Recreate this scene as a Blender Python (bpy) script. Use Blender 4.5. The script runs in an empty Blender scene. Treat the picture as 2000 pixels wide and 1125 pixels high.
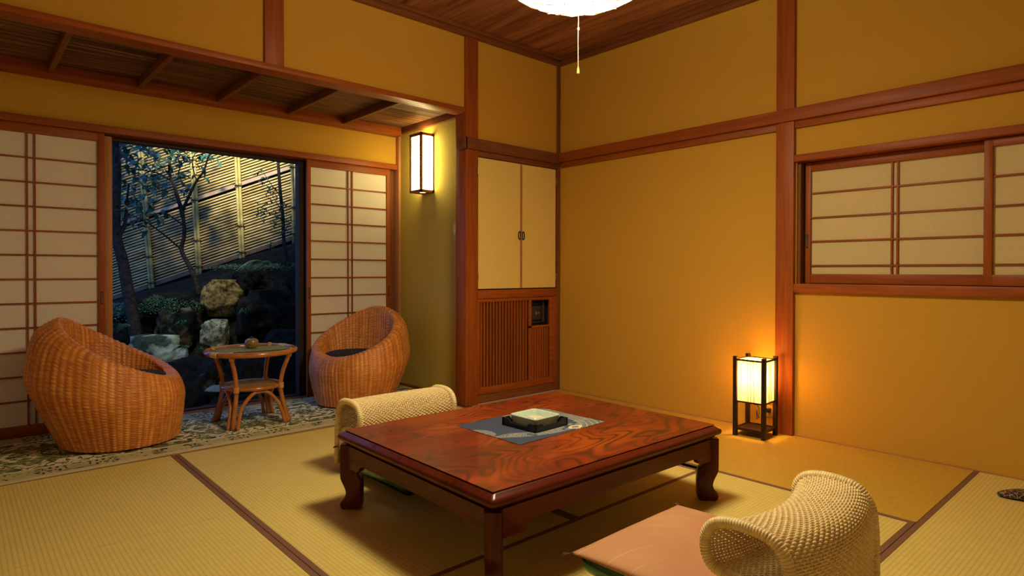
import bpy, bmesh, math, random
import numpy as np
from mathutils import Vector, Matrix
PI = math.pi
random.seed(7)
rng = np.random.default_rng(7)
S = bpy.context.scene
col = S.collection

# ------------------------------------------------------------------ camera
cam_d = bpy.data.cameras.new('camera')
cam_d.sensor_width = 36.0
cam_d.lens = 1207.5 / 2000 * 36
cam_d.shift_y = -20.75 / 2000
cam_d.clip_start = 0.05
camo = bpy.data.objects.new('camera', cam_d)
col.objects.link(camo)
_R = Vector((0.7420509, -0.67034168, 0.0015777)); _U = Vector((0.00545826, 0.00839561, 0.99994986)); _F = Vector((0.67032132, 0.74200508, -0.00988887))
camo.matrix_world = Matrix(((_R.x, _U.x, -_F.x, -3.6915), (_R.y, _U.y, -_F.y, -3.5084), (_R.z, _U.z, -_F.z, 0.97), (0, 0, 0, 1)))
S.camera = camo

# ------------------------------------------------------------------ world, exposure
S.view_settings.view_transform = 'Standard'
S.view_settings.look = 'None'
S.view_settings.exposure = 0.1
S.view_settings.gamma = 1.0
S.view_settings.use_curve_mapping = False
W = bpy.data.worlds.new('dusk'); S.world = W; W.use_nodes = True
W.node_tree.nodes['Background'].inputs[0].default_value = (0.16, 0.36, 1.0, 1)
W.node_tree.nodes['Background'].inputs[1].default_value = 1.0

PEND = 74.0      # pendant shade radiance, underside
PEND_UP = 24.0   # upper side of the shade
PEND_C = (1.0, 0.86, 0.55)
AND_C = (1.0, 0.52, 0.13)
WALL_C = (1.0, 0.82, 0.32)

def spot(name, loc, target, power, color, size_deg, blend=0.8, radius=0.08):
    d = bpy.data.lights.new(name, 'SPOT'); d.energy = power; d.color = color
    d.spot_size = math.radians(size_deg); d.spot_blend = blend; d.shadow_soft_size = radius
    o = bpy.data.objects.new(name, d); col.objects.link(o)
    o.location = loc
    o.rotation_euler = (Vector(target) - Vector(loc)).to_track_quat('-Z', 'Y').to_euler()
    return o
# garden floodlight under the eaves of the house, shining on the fence
spot('garden_floodlight', (-2.3, 1.75, 3.0), (-1.25, 4.1, 2.25), 620, (1.0, 0.90, 0.62), 56, 1.0)
spot('garden_rock_spot', (-2.5, 2.0, 2.7), (-1.75, 3.0, .35), 85, (1.0, 0.97, 0.80), 44, 0.9)  # second spot added out of view to brighten the rocks
# ------------------------------------------------------------------ mesh builder
class MB:
    def __init__(s): s.v = []; s.f = []; s.n = 0; s.uv = []
    def add(s, V, Fc, uv=None):
        V = [tuple(map(float, p)) for p in V]
        s.v += V; s.f += [tuple(int(i) + s.n for i in f) for f in Fc]
        s.uv += list(uv) if uv is not None else [(0.0, 0.0)] * len(V)
        s.n += len(V); return s
    def box(s, x0, x1, y0, y1, z0, z1, b=0.0):
        x0, x1 = min(x0, x1), max(x0, x1); y0, y1 = min(y0, y1), max(y0, y1); z0, z1 = min(z0, z1), max(z0, z1)
        if b <= 0:
            return s.add([(x0,y0,z0),(x1,y0,z0),(x1,y1,z0),(x0,y1,z0),(x0,y0,z1),(x1,y0,z1),(x1,y1,z1),(x0,y1,z1)],
                         [(0,3,2,1),(4,5,6,7),(0,1,5,4),(1,2,6,5),(2,3,7,6),(3,0,4,7)])
        bm = bmesh.new(); bmesh.ops.create_cube(bm, size=1)
        for v in bm.verts:
            v.co = Vector(((x0+x1)/2 + v.co.x*(x1-x0), (y0+y1)/2 + v.co.y*(y1-y0), (z0+z1)/2 + v.co.z*(z1-z0)))
        b = min(b, (x1-x0)*.45, (y1-y0)*.45, (z1-z0)*.45)
        bmesh.ops.bevel(bm, geom=bm.edges[:], offset=b, segments=2, profile=.5, affect='EDGES')
        return s.bm(bm)
    def bm(s, bm):
        bm.verts.index_update()
        s.add([v.co[:] for v in bm.verts], [[v.index for v in f.verts] for f in bm.faces]); bm.free(); return s
    def tube(s, pts, r, n=8, caps=True, closed=False, uvs=1.0):
        P = np.array(pts, float); m = len(P)
        rr = np.full(m, r, float) if np.isscalar(r) else np.array(r, float)
        if closed: T = np.roll(P, -1, 0) - np.roll(P, 1, 0)
        else: T = np.gradient(P, axis=0)
        T /= np.linalg.norm(T, axis=1)[:, None] + 1e-12
        a = np.array([0, 0, 1.0]) if abs(T[0][2]) < .9 else np.array([1.0, 0, 0])
        N = np.cross(T[0], a); N /= np.linalg.norm(N)
        Ns = []
        for i in range(m):
            N = N - T[i] * (N @ T[i]); N /= np.linalg.norm(N) + 1e-12; Ns.append(N.copy())
        Ns = np.array(Ns); B = np.cross(T, Ns)
        ang = np.linspace(0, 2*PI, n, endpoint=False)
        V = (P[:, None] + rr[:, None, None] * (np.cos(ang)[None, :, None] * Ns[:, None] + np.sin(ang)[None, :, None] * B[:, None])).reshape(-1, 3)
        L = np.concatenate([[0], np.cumsum(np.linalg.norm(np.diff(P, axis=0), axis=1))])
        uv = [(L[i]*uvs, j / n) for i in range(m) for j in range(n)]
        Fc = []
        k = m if closed else m - 1
        for i in range(k):
            i2 = (i + 1) % m
            for j in range(n):
                j2 = (j + 1) % n
                Fc.append((i*n+j, i*n+j2, i2*n+j2, i2*n+j))
        if caps and not closed:
            Fc.append(tuple(range(n))[::-1]); Fc.append(tuple((m-1)*n + j for j in range(n)))
        return s.add(V, Fc, uv)
    def lathe(s, prof, c=(0, 0, 0), n=32):
        V = []; Fc = []
        for (r, z) in prof:
            for j in range(n):
                a = 2*PI*j/n; V.append((c[0] + r*math.cos(a), c[1] + r*math.sin(a), c[2] + z))
        for i in range(len(prof)-1):
            for j in range(n):
                j2 = (j+1) % n; Fc.append((i*n+j, i*n+j2, (i+1)*n+j2, (i+1)*n+j))
        return s.add(V, Fc)
    def grid(s, V, nu, nv, uv=None, wu=False):
        # V rows nv by columns nu
        Fc = []
        for i in range(nv-1):
            for j in range(nu if wu else nu-1):
                j2 = (j+1) % nu
                Fc.append((i*nu+j, i*nu+j2, (i+1)*nu+j2, (i+1)*nu+j))
        return s.add(V, Fc, uv)
    def prism(s, poly, axis, a, b):
        # poly: 2D loop; axis 'x': (y,z) ; 'y': (x,z) ; 'z': (x,y)
        n = len(poly)
        def mk(p, t):
            return (t, p[0], p[1]) if axis == 'x' else ((p[0], t, p[1]) if axis == 'y' else (p[0], p[1], t))
        V = [mk(p, a) for p in poly] + [mk(p, b) for p in poly]
        bm = bmesh.new(); vs = [bm.verts.new(v) for v in V]
        bm.faces.new(vs[:n]); bm.faces.new(vs[n:][::-1])
        for i in range(n): bm.faces.new((vs[i], vs[i+n], vs[(i+1) % n + n], vs[(i+1) % n]))
        bmesh.ops.recalc_face_normals(bm, faces=bm.faces[:])
        return s.bm(bm)
    def build(s, name, mat, parent=None, smooth=False, off=None):
        me = bpy.data.meshes.new(name)
        o_ = Vector(off) if off is not None else (Vector(parent.location) if parent is not None and parent.parent is None else (Vector(parent.parent.location) if parent is not None else Vector((0, 0, 0))))
        V = np.array(s.v) - np.array(o_[:])
        me.from_pydata([tuple(v) for v in V], [], s.f)
        if any(u != (0.0, 0.0) for u in s.uv[:50]) or any(u != (0.0, 0.0) for u in s.uv[-50:]):
            ul = me.uv_layers.new(name='UVMap')
            idx = np.zeros(len(me.loops), dtype=np.int32); me.loops.foreach_get('vertex_index', idx)
            ul.data.foreach_set('uv', np.array(s.uv, dtype=np.float32)[idx].ravel())
        me.materials.append(mat)
        if smooth:
            me.shade_smooth()
            if smooth != 'all': me.set_sharp_from_angle(angle=math.radians(38))
        me.update()
        ob = bpy.data.objects.new(name, me); col.objects.link(ob)
        if parent is not None: ob.parent = parent
        return ob

def tag(o, label=None, cat=None, group=None, kind=None):
    if label: o['label'] = label
    if cat: o['category'] = cat
    if group: o['group'] = group
    if kind: o['kind'] = kind
    return o
def empty(name, loc=(0, 0, 0), label=None, cat=None, group=None, kind=None):
    o = bpy.data.objects.new(name, None); o.location = loc; o.empty_display_size = .1; col.objects.link(o)
    return tag(o, label, cat, group, kind)
def copy_tree(o, parent=None):
    c = o.copy(); col.objects.link(c)
    if parent is not None: c.parent = parent
    for ch in list(o.children): copy_tree(ch, c)
    return c
def struct(name, mb, mat, label=None, smooth=False):
    o = mb.build(name, mat, smooth=smooth); return tag(o, label, None, None, 'structure')

# ------------------------------------------------------------------ materials
def newmat(name):
    m = bpy.data.materials.new(name); m.use_nodes = True
    nt = m.node_tree; b = nt.nodes['Principled BSDF']
    return m, nt, b
def N(nt, t, **kw):
    n = nt.nodes.new(t)
    for k, v in kw.items():
        if k in ('operation', 'blend_type', 'data_type', 'wave_type', 'bands_direction', 'wave_profile', 'noise_dimensions', 'feature', 'distance', 'interpolation_type'):
            setattr(n, k, v)
        else: n.inputs[k].default_value = v
    return n
def ramp(nt, src, stops, interp='LINEAR'):
    r = nt.nodes.new('ShaderNodeValToRGB'); r.color_ramp.interpolation = interp
    e = r.color_ramp.elements
    while len(e) < len(stops): e.new(.5)
    for i, (p, c) in enumerate(stops):
        e[i].position = p; e[i].color = (c[0], c[1], c[2], 1) if not np.isscalar(c) else (c, c, c, 1)
    nt.links.new(src, r.inputs[0]); return r
def mapping(nt, scale=(1, 1, 1), kind='Object', loc=(0, 0, 0), rot=(0, 0, 0)):
    tc = nt.nodes.new('ShaderNodeTexCoord'); mp = nt.nodes.new('ShaderNodeMapping')
    mp.inputs['Scale'].default_value = scale; mp.inputs['Location'].default_value = loc; mp.inputs['Rotation'].default_value = rot
    nt.links.new(tc.outputs[kind], mp.inputs[0]); return mp
def bump(nt, b, src, strength=.3, dist=.001):
    bp = nt.nodes.new('ShaderNodeBump'); bp.inputs['Strength'].default_value = strength; bp.inputs['Distance'].default_value = dist
    nt.links.new(src, bp.inputs['Height']); nt.links.new(bp.outputs[0], b.inputs['Normal']); return bp
def math_(nt, op, a, b=None, c=None):
    n = nt.nodes.new('ShaderNodeMath'); n.operation = op
    for i, v in enumerate((a, b, c)):
        if v is None: continue
        if isinstance(v, (int, float)): n.inputs[i].default_value = v
        else: nt.links.new(v, n.inputs[i])
    return n.outputs[0]
def mixc(nt, fac, a, b, mode='MIX'):
    n = nt.nodes.new('ShaderNodeMix'); n.data_type = 'RGBA'; n.blend_type = mode
    def put(sock, v):
        if isinstance(v, tuple): sock.default_value = (v[0], v[1], v[2], 1)
        elif isinstance(v, (int, float)): sock.default_value = v
        else: nt.links.new(v, sock)
    put(n.inputs['Factor'], fac); put(n.inputs['A'], a); put(n.inputs['B'], b)
    return n.outputs['Result']
def plain(name, c, rough=.6, spec=.5, coat=0, metal=0):
    m, nt, b = newmat(name)
    b.inputs['Base Color'].default_value = (*c, 1); b.inputs['Roughness'].default_value = rough
    b.inputs['Specular IOR Level'].default_value = spec; b.inputs['Coat Weight'].default_value = coat; b.inputs['Metallic'].default_value = metal
    return m
def noisy(name, c1, c2, scale=20, rough=.7, bstr=.2, bdist=.001, spec=.4, detail=4, sc3=(1, 1, 1), coat=0):
    m, nt, b = newmat(name)
    mp = mapping(nt, sc3); n = N(nt, 'ShaderNodeTexNoise', Scale=scale, Detail=detail)
    nt.links.new(mp.outputs[0], n.inputs['Vector'])
    r = ramp(nt, n.outputs[0], [(.35, c1), (.65, c2)]); nt.links.new(r.outputs[0], b.inputs['Base Color'])
    b.inputs['Roughness'].default_value = rough; b.inputs['Specular IOR Level'].default_value = spec; b.inputs['Coat Weight'].default_value = coat
    if bstr: bump(nt, b, n.outputs[0], bstr, bdist)
    return m
def wood(name, c1, c2, axis='z', rough=.45, fine=60, coat=.0, spec=.4):
    m, nt, b = newmat(name)
    sc = {'x': (.06, 1, 1), 'y': (1, .06, 1), 'z': (1, 1, .06)}[axis]
    mp = mapping(nt, sc)
    n1 = N(nt, 'ShaderNodeTexNoise', Scale=fine, Detail=5, Distortion=.6); nt.links.new(mp.outputs[0], n1.inputs['Vector'])
    n2 = N(nt, 'ShaderNodeTexNoise', Scale=7.0, Detail=2); nt.links.new(mp.outputs[0], n2.inputs['Vector'])
    s = math_(nt, 'MULTIPLY_ADD', n1.outputs[0], .6, math_(nt, 'MULTIPLY', n2.outputs[0], .4))
    r = ramp(nt, s, [(.38, c1), (.60, c2)]); nt.links.new(r.outputs[0], b.inputs['Base Color'])
    b.inputs['Roughness'].default_value = rough; b.inputs['Coat Weight'].default_value = coat; b.inputs['Specular IOR Level'].default_value = spec*.6
    bump(nt, b, n1.outputs[0], .15, .0008)
    return m
M = {}
M['plaster'] = noisy('juraku_plaster', (.53, .29, .035), (.60, .335, .045), 240, .92, .35, .0008, .1)
M['plaster_alcove'] = noisy('alcove_plaster', (.50, .38, .08), (.58, .44, .10), 240, .92, .35, .0008, .1)
for ax in 'xyz':
    M['wood_'+ax] = wood('cedar_'+ax, (.25, .056, .008), (.355, .088, .013), ax)
    M['wood_d'+ax] = wood('dark_cedar_'+ax, (.15, .050, .018), (.235, .080, .028), ax)
    M['wood_l'+ax] = wood('light_cedar_'+ax, (.40, .17, .06), (.52, .23, .08), ax)
M['ceil'] = wood('ceiling_boards', (.15, .052, .022), (.38, .155, .068), 'y', .7, 22)
M['black'] = plain('black_lacquer', (.012, .011, .012), .35)
M['blackiron'] = plain('black_iron', (.02, .018, .018), .5)
M['darkwood'] = wood('dark_stained_wood', (.018, .008, .005), (.032, .014, .008), 'z', .4)
M['heri'] = noisy('tatami_border_cloth', (.165, .075, .042), (.21, .098, .055), 300, .85, .2)
def paper(name, c, trans=0):
    m, nt, b = newmat(name)
    mp = mapping(nt); n = N(nt, 'ShaderNodeTexNoise', Scale=60, Detail=4); nt.links.new(mp.outputs[0], n.inputs['Vector'])
    r = ramp(nt, n.outputs[0], [(.3, tuple(x*.95 for x in c)), (.7, c)]); nt.links.new(r.outputs[0], b.inputs['Base Color'])
    b.inputs['Roughness'].default_value = .9; b.inputs['Specular IOR Level'].default_value = .1
    bump(nt, b, n.outputs[0], .15, .001)
    if trans:
        t_ = nt.nodes.new('ShaderNodeBsdfTranslucent'); t_.inputs[0].default_value = (.85, .83, .76, 1)
        x_ = nt.nodes.new('ShaderNodeMixShader'); x_.inputs[0].default_value = trans
        nt.links.new(b.outputs[0], x_.inputs[1]); nt.links.new(t_.outputs[0], x_.inputs[2]); nt.links.new(x_.outputs[0], nt.nodes['Material Output'].inputs[0])
    return m
M['paper'] = paper('shoji_paper', (.90, .83, .70), .12)
M['paper_warm'] = paper('window_paper', (.66, .53, .27))
M['bounce_cream'] = paper('bounce_wall_cream', (.80, .73, .60))  # pale cream chosen so the unseen walls bounce fill light
M['fusuma'] = paper('fusuma_paper', (.78, .60, .18))
# tatami
def tatami(name, axis, c1, c2):
    m, nt, b = newmat(name)
    tc = nt.nodes.new('ShaderNodeTexCoord'); sep = nt.nodes.new('ShaderNodeSeparateXYZ'); nt.links.new(tc.outputs['Object'], sep.inputs[0])
    across = sep.outputs['Y'] if axis == 'x' else sep.outputs['X']     # ribs run along axis
    along = sep.outputs['X'] if axis == 'x' else sep.outputs['Y']
    rib = math_(nt, 'ABSOLUTE', math_(nt, 'SINE', math_(nt, 'MULTIPLY', across, PI / .0155)))
    rib = math_(nt, 'POWER', rib, .35)
    straw = math_(nt, 'SINE', math_(nt, 'MULTIPLY', along, 2*PI / .0042))
    mp = mapping(nt, (1, 1, 1))
    sc = (30, 500, 30) if axis == 'x' else (500, 30, 30)
    # rushes run across the mat
    mp2 = mapping(nt, (260, 12, 12) if axis == 'x' else (12, 260, 12))
    n2 = N(nt, 'ShaderNodeTexNoise', Scale=1.0, Detail=3); nt.links.new(mp2.outputs[0], n2.inputs['Vector'])
    n3 = N(nt, 'ShaderNodeTexNoise', Scale=2.2, Detail=2); nt.links.new(mp.outputs[0], n3.inputs['Vector'])
    base = ramp(nt, n2.outputs[0], [(.3, c1), (.7, c2)])
    c = mixc(nt, math_(nt, 'MULTIPLY', math_(nt, 'SUBTRACT', 1, rib), .6), base.outputs[0], tuple(x*.52 for x in c1))
    c = mixc(nt, math_(nt, 'MULTIPLY', n3.outputs[0], .25), c, tuple(x*1.15 for x in c2))
    nt.links.new(c, b.inputs['Base Color'])
    b.inputs['Roughness'].default_value = .62; b.inputs['Specular IOR Level'].default_value = .35
    h = math_(nt, 'MULTIPLY_ADD', straw, .12, rib)
    bump(nt, b, h, .5, .0016)
    return m
M['tat_x'] = tatami('tatami_rush_x', 'x', (.58, .44, .115), (.74, .57, .165))
M['tat_y'] = tatami('tatami_rush_y', 'y', (.58, .44, .115), (.74, .57, .165))
M['tat_tan'] = tatami('tatami_rush_tan', 'y', (.46, .27, .03), (.60, .36, .04))  # browner tan than the other mats

# weave (wicker) material: colour varies per stake and along strands, UV = (stake index, row index)
def wicker(name, dark, mid, light, rough=.4, stake=0.0):
    m, nt, b = newmat(name)
    tc = nt.nodes.new('ShaderNodeTexCoord'); sep = nt.nodes.new('ShaderNodeSeparateXYZ'); nt.links.new(tc.outputs['UV'], sep.inputs[0])
    cmb = nt.nodes.new('ShaderNodeCombineXYZ')
    nt.links.new(math_(nt, 'MULTIPLY', sep.outputs[0], .35), cmb.inputs[0]); nt.links.new(math_(nt, 'MULTIPLY', sep.outputs[1], .9), cmb.inputs[1])
    n1 = N(nt, 'ShaderNodeTexNoise', Scale=1.0, Detail=3); nt.links.new(cmb.outputs[0], n1.inputs['Vector'])
    cmb2 = nt.nodes.new('ShaderNodeCombineXYZ')
    nt.links.new(math_(nt, 'MULTIPLY', sep.outputs[0], 1.1), cmb2.inputs[0]); nt.links.new(math_(nt, 'MULTIPLY', sep.outputs[1], .03), cmb2.inputs[1])
    n2 = N(nt, 'ShaderNodeTexNoise', Scale=1.0, Detail=2); nt.links.new(cmb2.outputs[0], n2.inputs['Vector'])
    s = math_(nt, 'MULTIPLY_ADD', n1.outputs[0], .5, math_(nt, 'MULTIPLY', n2.outputs[0], .5))
    r = ramp(nt, s, [(.34, dark), (.5, mid), (.64, light)])
    res = r.outputs[0]
    if stake:
        st_ = math_(nt, 'POWER', math_(nt, 'ABSOLUTE', math_(nt, 'SINE', math_(nt, 'MULTIPLY', sep.outputs[0], PI))), 5.0)
        res = mixc(nt, math_(nt, 'MULTIPLY', st_, stake), res, dark)  # grooves between stakes darkened in the colour as painted shade
    nt.links.new(res, b.inputs['Base Color'])
    b.inputs['Roughness'].default_value = rough; b.inputs['Specular IOR Level'].default_value = .5
    return m
M['wicker'] = wicker('brown_wicker', (.42, .125, .024), (.70, .25, .045), (.88, .40, .08), .4, .6)
M['rattan'] = wicker('pale_rattan', (.66, .47, .20), (.84, .66, .32), (.92, .78, .44), .4)
M['cane'] = noisy('honey_cane', (.36, .125, .028), (.48, .18, .042), 18, .22, .0, .001, .5, coat=.5)
M['cane_wrap'] = noisy('cane_binding', (.52, .24, .06), (.62, .32, .09), 90, .35, .3)

# glossy keyaki table
def table_mat():
    m, nt, b = newmat('zelkova_tabletop')
    mp = mapping(nt, (.9, 2.4, 1), loc=(.35, .2, 0))
    n1 = N(nt, 'ShaderNodeTexNoise', Scale=1.5, Detail=2, Distortion=.35, Roughness=.36); nt.links.new(mp.outputs[0], n1.inputs['Vector'])
    ph = math_(nt, 'MULTIPLY', n1.outputs[0], 190)
    s = math_(nt, 'SINE', ph)
    line = math_(nt, 'POWER', math_(nt, 'MULTIPLY_ADD', s, .5, .5), 2.2)
    n2 = N(nt, 'ShaderNodeTexNoise', Scale=2.2, Detail=2); nt.links.new(mapping(nt, (1, 2, 1), loc=(3, 0, 0)).outputs[0], n2.inputs['Vector'])
    base = ramp(nt, n2.outputs[0], [(.36, (.13, .010, .003)), (.52, (.21, .020, .003)), (.66, (.34, .055, .005))])
    mp3 = mapping(nt, (20, 260, 20)); n3 = N(nt, 'ShaderNodeTexNoise', Scale=1, Detail=2); nt.links.new(mp3.outputs[0], n3.inputs['Vector'])
    n4 = N(nt, 'ShaderNodeTexNoise', Scale=3.1, Detail=1); nt.links.new(mapping(nt, (1, 1.5, 1), loc=(7, 2, 0)).outputs[0], n4.inputs['Vector'])
    f = math_(nt, 'MULTIPLY', line, ramp(nt, n4.outputs[0], [(.36, .45), (.58, 1.0)]).outputs[0])
    c = mixc(nt, f, base.outputs[0], (.035, .006, .003))
    c = mixc(nt, math_(nt, 'MULTIPLY', n3.outputs[0], .12), c, (.35, .07, .012))
    nt.links.new(c, b.inputs['Base Color'])
    b.inputs['Roughness'].default_value = .38; b.inputs['Coat Weight'].default_value = .38; b.inputs['Coat Roughness'].default_value = .10
    b.inputs['Specular IOR Level'].default_value = .2
    return m
M['tabletop'] = table_mat()
M['tablewood'] = wood('table_frame_wood', (.060, .008, .003), (.11, .016, .005), 'x', .3, 40, .15, .25)
M['tableleg'] = wood('table_leg_wood', (.055, .008, .003), (.11, .016, .005), 'z', .3, 40, .15, .25)

def carpet_mat():
    m, nt, b = newmat('persian_carpet_pile')
    tc = nt.nodes.new('ShaderNodeTexCoord'); sep = nt.nodes.new('ShaderNodeSeparateXYZ'); nt.links.new(tc.outputs['Object'], sep.inputs[0])
    # local y: 0 front .. .9 back, pattern mirrored about the centre line
    yy = math_(nt, 'ABSOLUTE', math_(nt, 'SUBTRACT', sep.outputs['Y'], .46))
    xx = math_(nt, 'PINGPONG', sep.outputs['X'], .44)
    cmb = nt.nodes.new('ShaderNodeCombineXYZ'); nt.links.new(xx, cmb.inputs[0]); nt.links.new(yy, cmb.inputs[1])
    nz = N(nt, 'ShaderNodeTexNoise', Scale=9, Detail=2); nt.links.new(cmb.outputs[0], nz.inputs['Vector'])
    warp = mixc(nt, .10, cmb.outputs[0], nz.outputs['Color'], 'LINEAR_LIGHT')
    v1 = N(nt, 'ShaderNodeTexVoronoi', Scale=8, feature='F1'); nt.links.new(warp, v1.inputs['Vector'])
    v2 = N(nt, 'ShaderNodeTexVoronoi', Scale=24, feature='F1'); nt.links.new(warp, v2.inputs['Vector'])
    n1 = N(nt, 'ShaderNodeTexNoise', Scale=11, Detail=2, Distortion=1.5); nt.links.new(cmb.outputs[0], n1.inputs['Vector'])
    cream = (.80, .70, .46); olive = (.30, .29, .10); green = (.08, .11, .045); dark = (.025, .03, .025); rust = (.42, .24, .13)
    vine = ramp(nt, math_(nt, 'ABSOLUTE', math_(nt, 'SUBTRACT', n1.outputs[0], .5)), [(.0, 1.0), (.035, 1.0), (.05, 0.0)])
    c = mixc(nt, ramp(nt, v1.outputs['Distance'], [(.40, 1.0), (.48, 0.0)]).outputs[0], cream, olive)
    c = mixc(nt, ramp(nt, v1.outputs['Distance'], [(.16, 1.0), (.2, 0.0)]).outputs[0], c, rust)
    c = mixc(nt, vine.outputs[0], c, green)
    n7 = N(nt, 'ShaderNodeTexNoise', Scale=6.5, Detail=3, Distortion=2.2); nt.links.new(warp, n7.inputs['Vector'])
    c = mixc(nt, ramp(nt, n7.outputs[0], [(.54, 0.0), (.57, .9)]).outputs[0], c, (.13, .17, .06))
    c = mixc(nt, ramp(nt, n7.outputs[0], [(.615, 0.0), (.63, .9)]).outputs[0], c, (.04, .06, .045))
    c = mixc(nt, ramp(nt, v2.outputs['Distance'], [(.08, .9), (.13, 0.0)]).outputs[0], c, dark)
    # border band: denser
    n5 = N(nt, 'ShaderNodeTexVoronoi', Scale=34, feature='F1'); nt.links.new(warp, n5.inputs['Vector'])
    bc = mixc(nt, ramp(nt, n5.outputs['Distance'], [(.30, 1.0), (.42, 0.0)]).outputs[0], (.50, .46, .24), dark)
    bc = mixc(nt, ramp(nt, v1.outputs['Distance'], [(.2, .8), (.4, 0.0)]).outputs[0], bc, green)
    band = ramp(nt, yy, [(.30, 0.0), (.31, 1.0)])
    c = mixc(nt, band.outputs[0], c, bc)
    stripe = ramp(nt, math_(nt, 'ABSOLUTE', math_(nt, 'SUBTRACT', yy, .305)), [(.0, 1.0), (.006, 1.0), (.009, 0.0)])
    c = mixc(nt, stripe.outputs[0], c, cream)
    nt.links.new(c, b.inputs['Base Color']); b.inputs['Roughness'].default_value = .95; b.inputs['Specular IOR Level'].default_value = .1
    n9 = N(nt, 'ShaderNodeTexNoise', Scale=500, Detail=2); nt.links.new(tc.outputs['Object'], n9.inputs['Vector'])
    bump(nt, b, n9.outputs[0], .6, .002)
    return m
M['carpet'] = carpet_mat()
M['carpet_edge'] = noisy('carpet_edge_tape', (.50, .42, .25), (.60, .52, .32), 200, .9, .3)

def emit(name, color, strength, base=(.8, .75, .6)):
    m, nt, b = newmat(name)
    b.inputs['Base Color'].default_value = (*base, 1); b.inputs['Emission Color'].default_value = (*color, 1); b.inputs['Emission Strength'].default_value = strength
    b.inputs['Roughness'].default_value = .6
    return m
# ------------------------------------------------------------------ ROOM SHELL
XL, YB = -4.72, -4.68
struct('floor', MB().box(XL, 0.0, YB, .06, -.12, -.062).box(XL, -.885, .06, 1.14, -.12, -.002), noisy('subfloor', (.4, .3, .1), (.45, .34, .12), 5, .7, 0), 'wooden floor under the tatami mats and the veranda carpet')
struct('floor_boards', MB().box(XL, 0.0, YB, -3.735, -.062, 0), M['tat_y'], 'tatami floor behind the camera').name = 'floor'
# right wall (x = 0): around the small shoji window
wy0, wy1, wz0, wz1 = -1.925, -3.74, .90, 1.615
w = MB().box(0, .12, wy0, .06, 0, 2.7).box(0, .12, wy1, wy0, 0, wz0 - .02).box(0, .12, wy1, wy0, wz1 + .02, 2.7).box(0, .12, YB, wy1, 0, 2.7)
struct('wall_right', w, M['plaster'], 'ochre plaster wall on the right with the small paper window')
struct('wall_right_backing', MB().box(.12, .14, YB, .06, 0, 2.7), M['plaster']).name = 'wall_outer'
# far wall
struct('wall_far', MB().box(-.885, 0, 0, .06, 1.90, 2.7).box(XL, -.975, 0, .07, 2.125, 2.7), M['plaster'], 'ochre plaster wall above the veranda opening and the closet')
struct('wall_alcove', MB().box(-.885, -.80, .08, 1.14, 0, 2.2), M['plaster_alcove'], 'olive ochre side wall of the veranda with the wall lamp')
struct('wall_veranda', MB().box(XL, -.885, 1.05, 1.13, 1.865, 2.2), M['plaster'], 'ochre plaster strip above the veranda paper screens')
struct('wall_left', MB().box(XL - .1, XL, YB, 1.14, 0, 2.7), M['bounce_cream'], 'cream wall on the left')
struct('wall_back', MB().box(XL, 0, YB - .1, YB, 0, 2.7), M['bounce_cream'], 'cream wall behind the viewer')
# ceiling of boards running along y
c = MB()
x = XL
while x < 0:
    x2 = min(x + .455, 0); c.box(x, x2 - .004, YB, .07, 2.70, 2.72); x = x2
c.box(XL, 0, YB, .07, 2.72, 2.76)
struct('ceiling', c, M['ceil'], 'dark reddish brown wooden board ceiling')
c = MB()
c.box(XL, -.885, .05, 1.14, 2.165, 2.2)
m_, nt, b = newmat('reed_ceiling')
mp = mapping(nt, (1.2, 75, 1)); n = N(nt, 'ShaderNodeTexNoise', Scale=1, Detail=4); nt.links.new(mp.outputs[0], n.inputs['Vector'])
rr = ramp(nt, n.outputs[0], [(.36, (.03, .012, .007)), (.5, (.13, .05, .022)), (.62, (.34, .17, .06))]); nt.links.new(rr.outputs[0], b.inputs['Base Color'])
b.inputs['Roughness'].default_value = .7; bump(nt, b, n.outputs[0], .8, .004)
M['reed'] = m_
struct('ceiling_veranda', c, m_, 'dark reed ceiling over the veranda').name = 'ceiling'

trim_n = [0]
def trim(mb, mat, label):
    trim_n[0] += 1
    return struct('trim_%d' % trim_n[0], mb, mat, label, smooth=True)
# posts
trim(MB().box(-.985, -.872, -.022, .10, 0, 2.64, .003), M['wood_z'], 'cedar post between veranda opening and closet')
trim(MB().box(-2.397, -2.288, -.018, .05, 2.131, 2.64, .002), M['wood_z'], 'short cedar post above the veranda beam')
trim(MB().box(-.036, .0, -.0, .0, 0, 0).box(-.036, 0, -.012, .03, 0, 2.64, .002), M['wood_dz'], 'thin dark corner post in the far corner')
trim(MB().box(-.03, .05, -1.92, -1.813, 0, 2.64, .003), M['wood_z'], 'cedar post in the middle of the right wall')
trim(MB().box(-.905, -.872, 1.0, 1.13, 0, 2.115, .002), M['wood_lz'], 'narrow cedar post at the veranda corner')
trim(MB().box(-.03, .05, -3.85, -3.74, 0, 2.64, .003), M['wood_z'], 'cedar post at the right wall beyond the window')
trim(MB().box(XL - .02, XL + .1, -.022, .10, 0, 2.64, .003), M['wood_z'], 'cedar post at the left end of the veranda opening')
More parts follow.
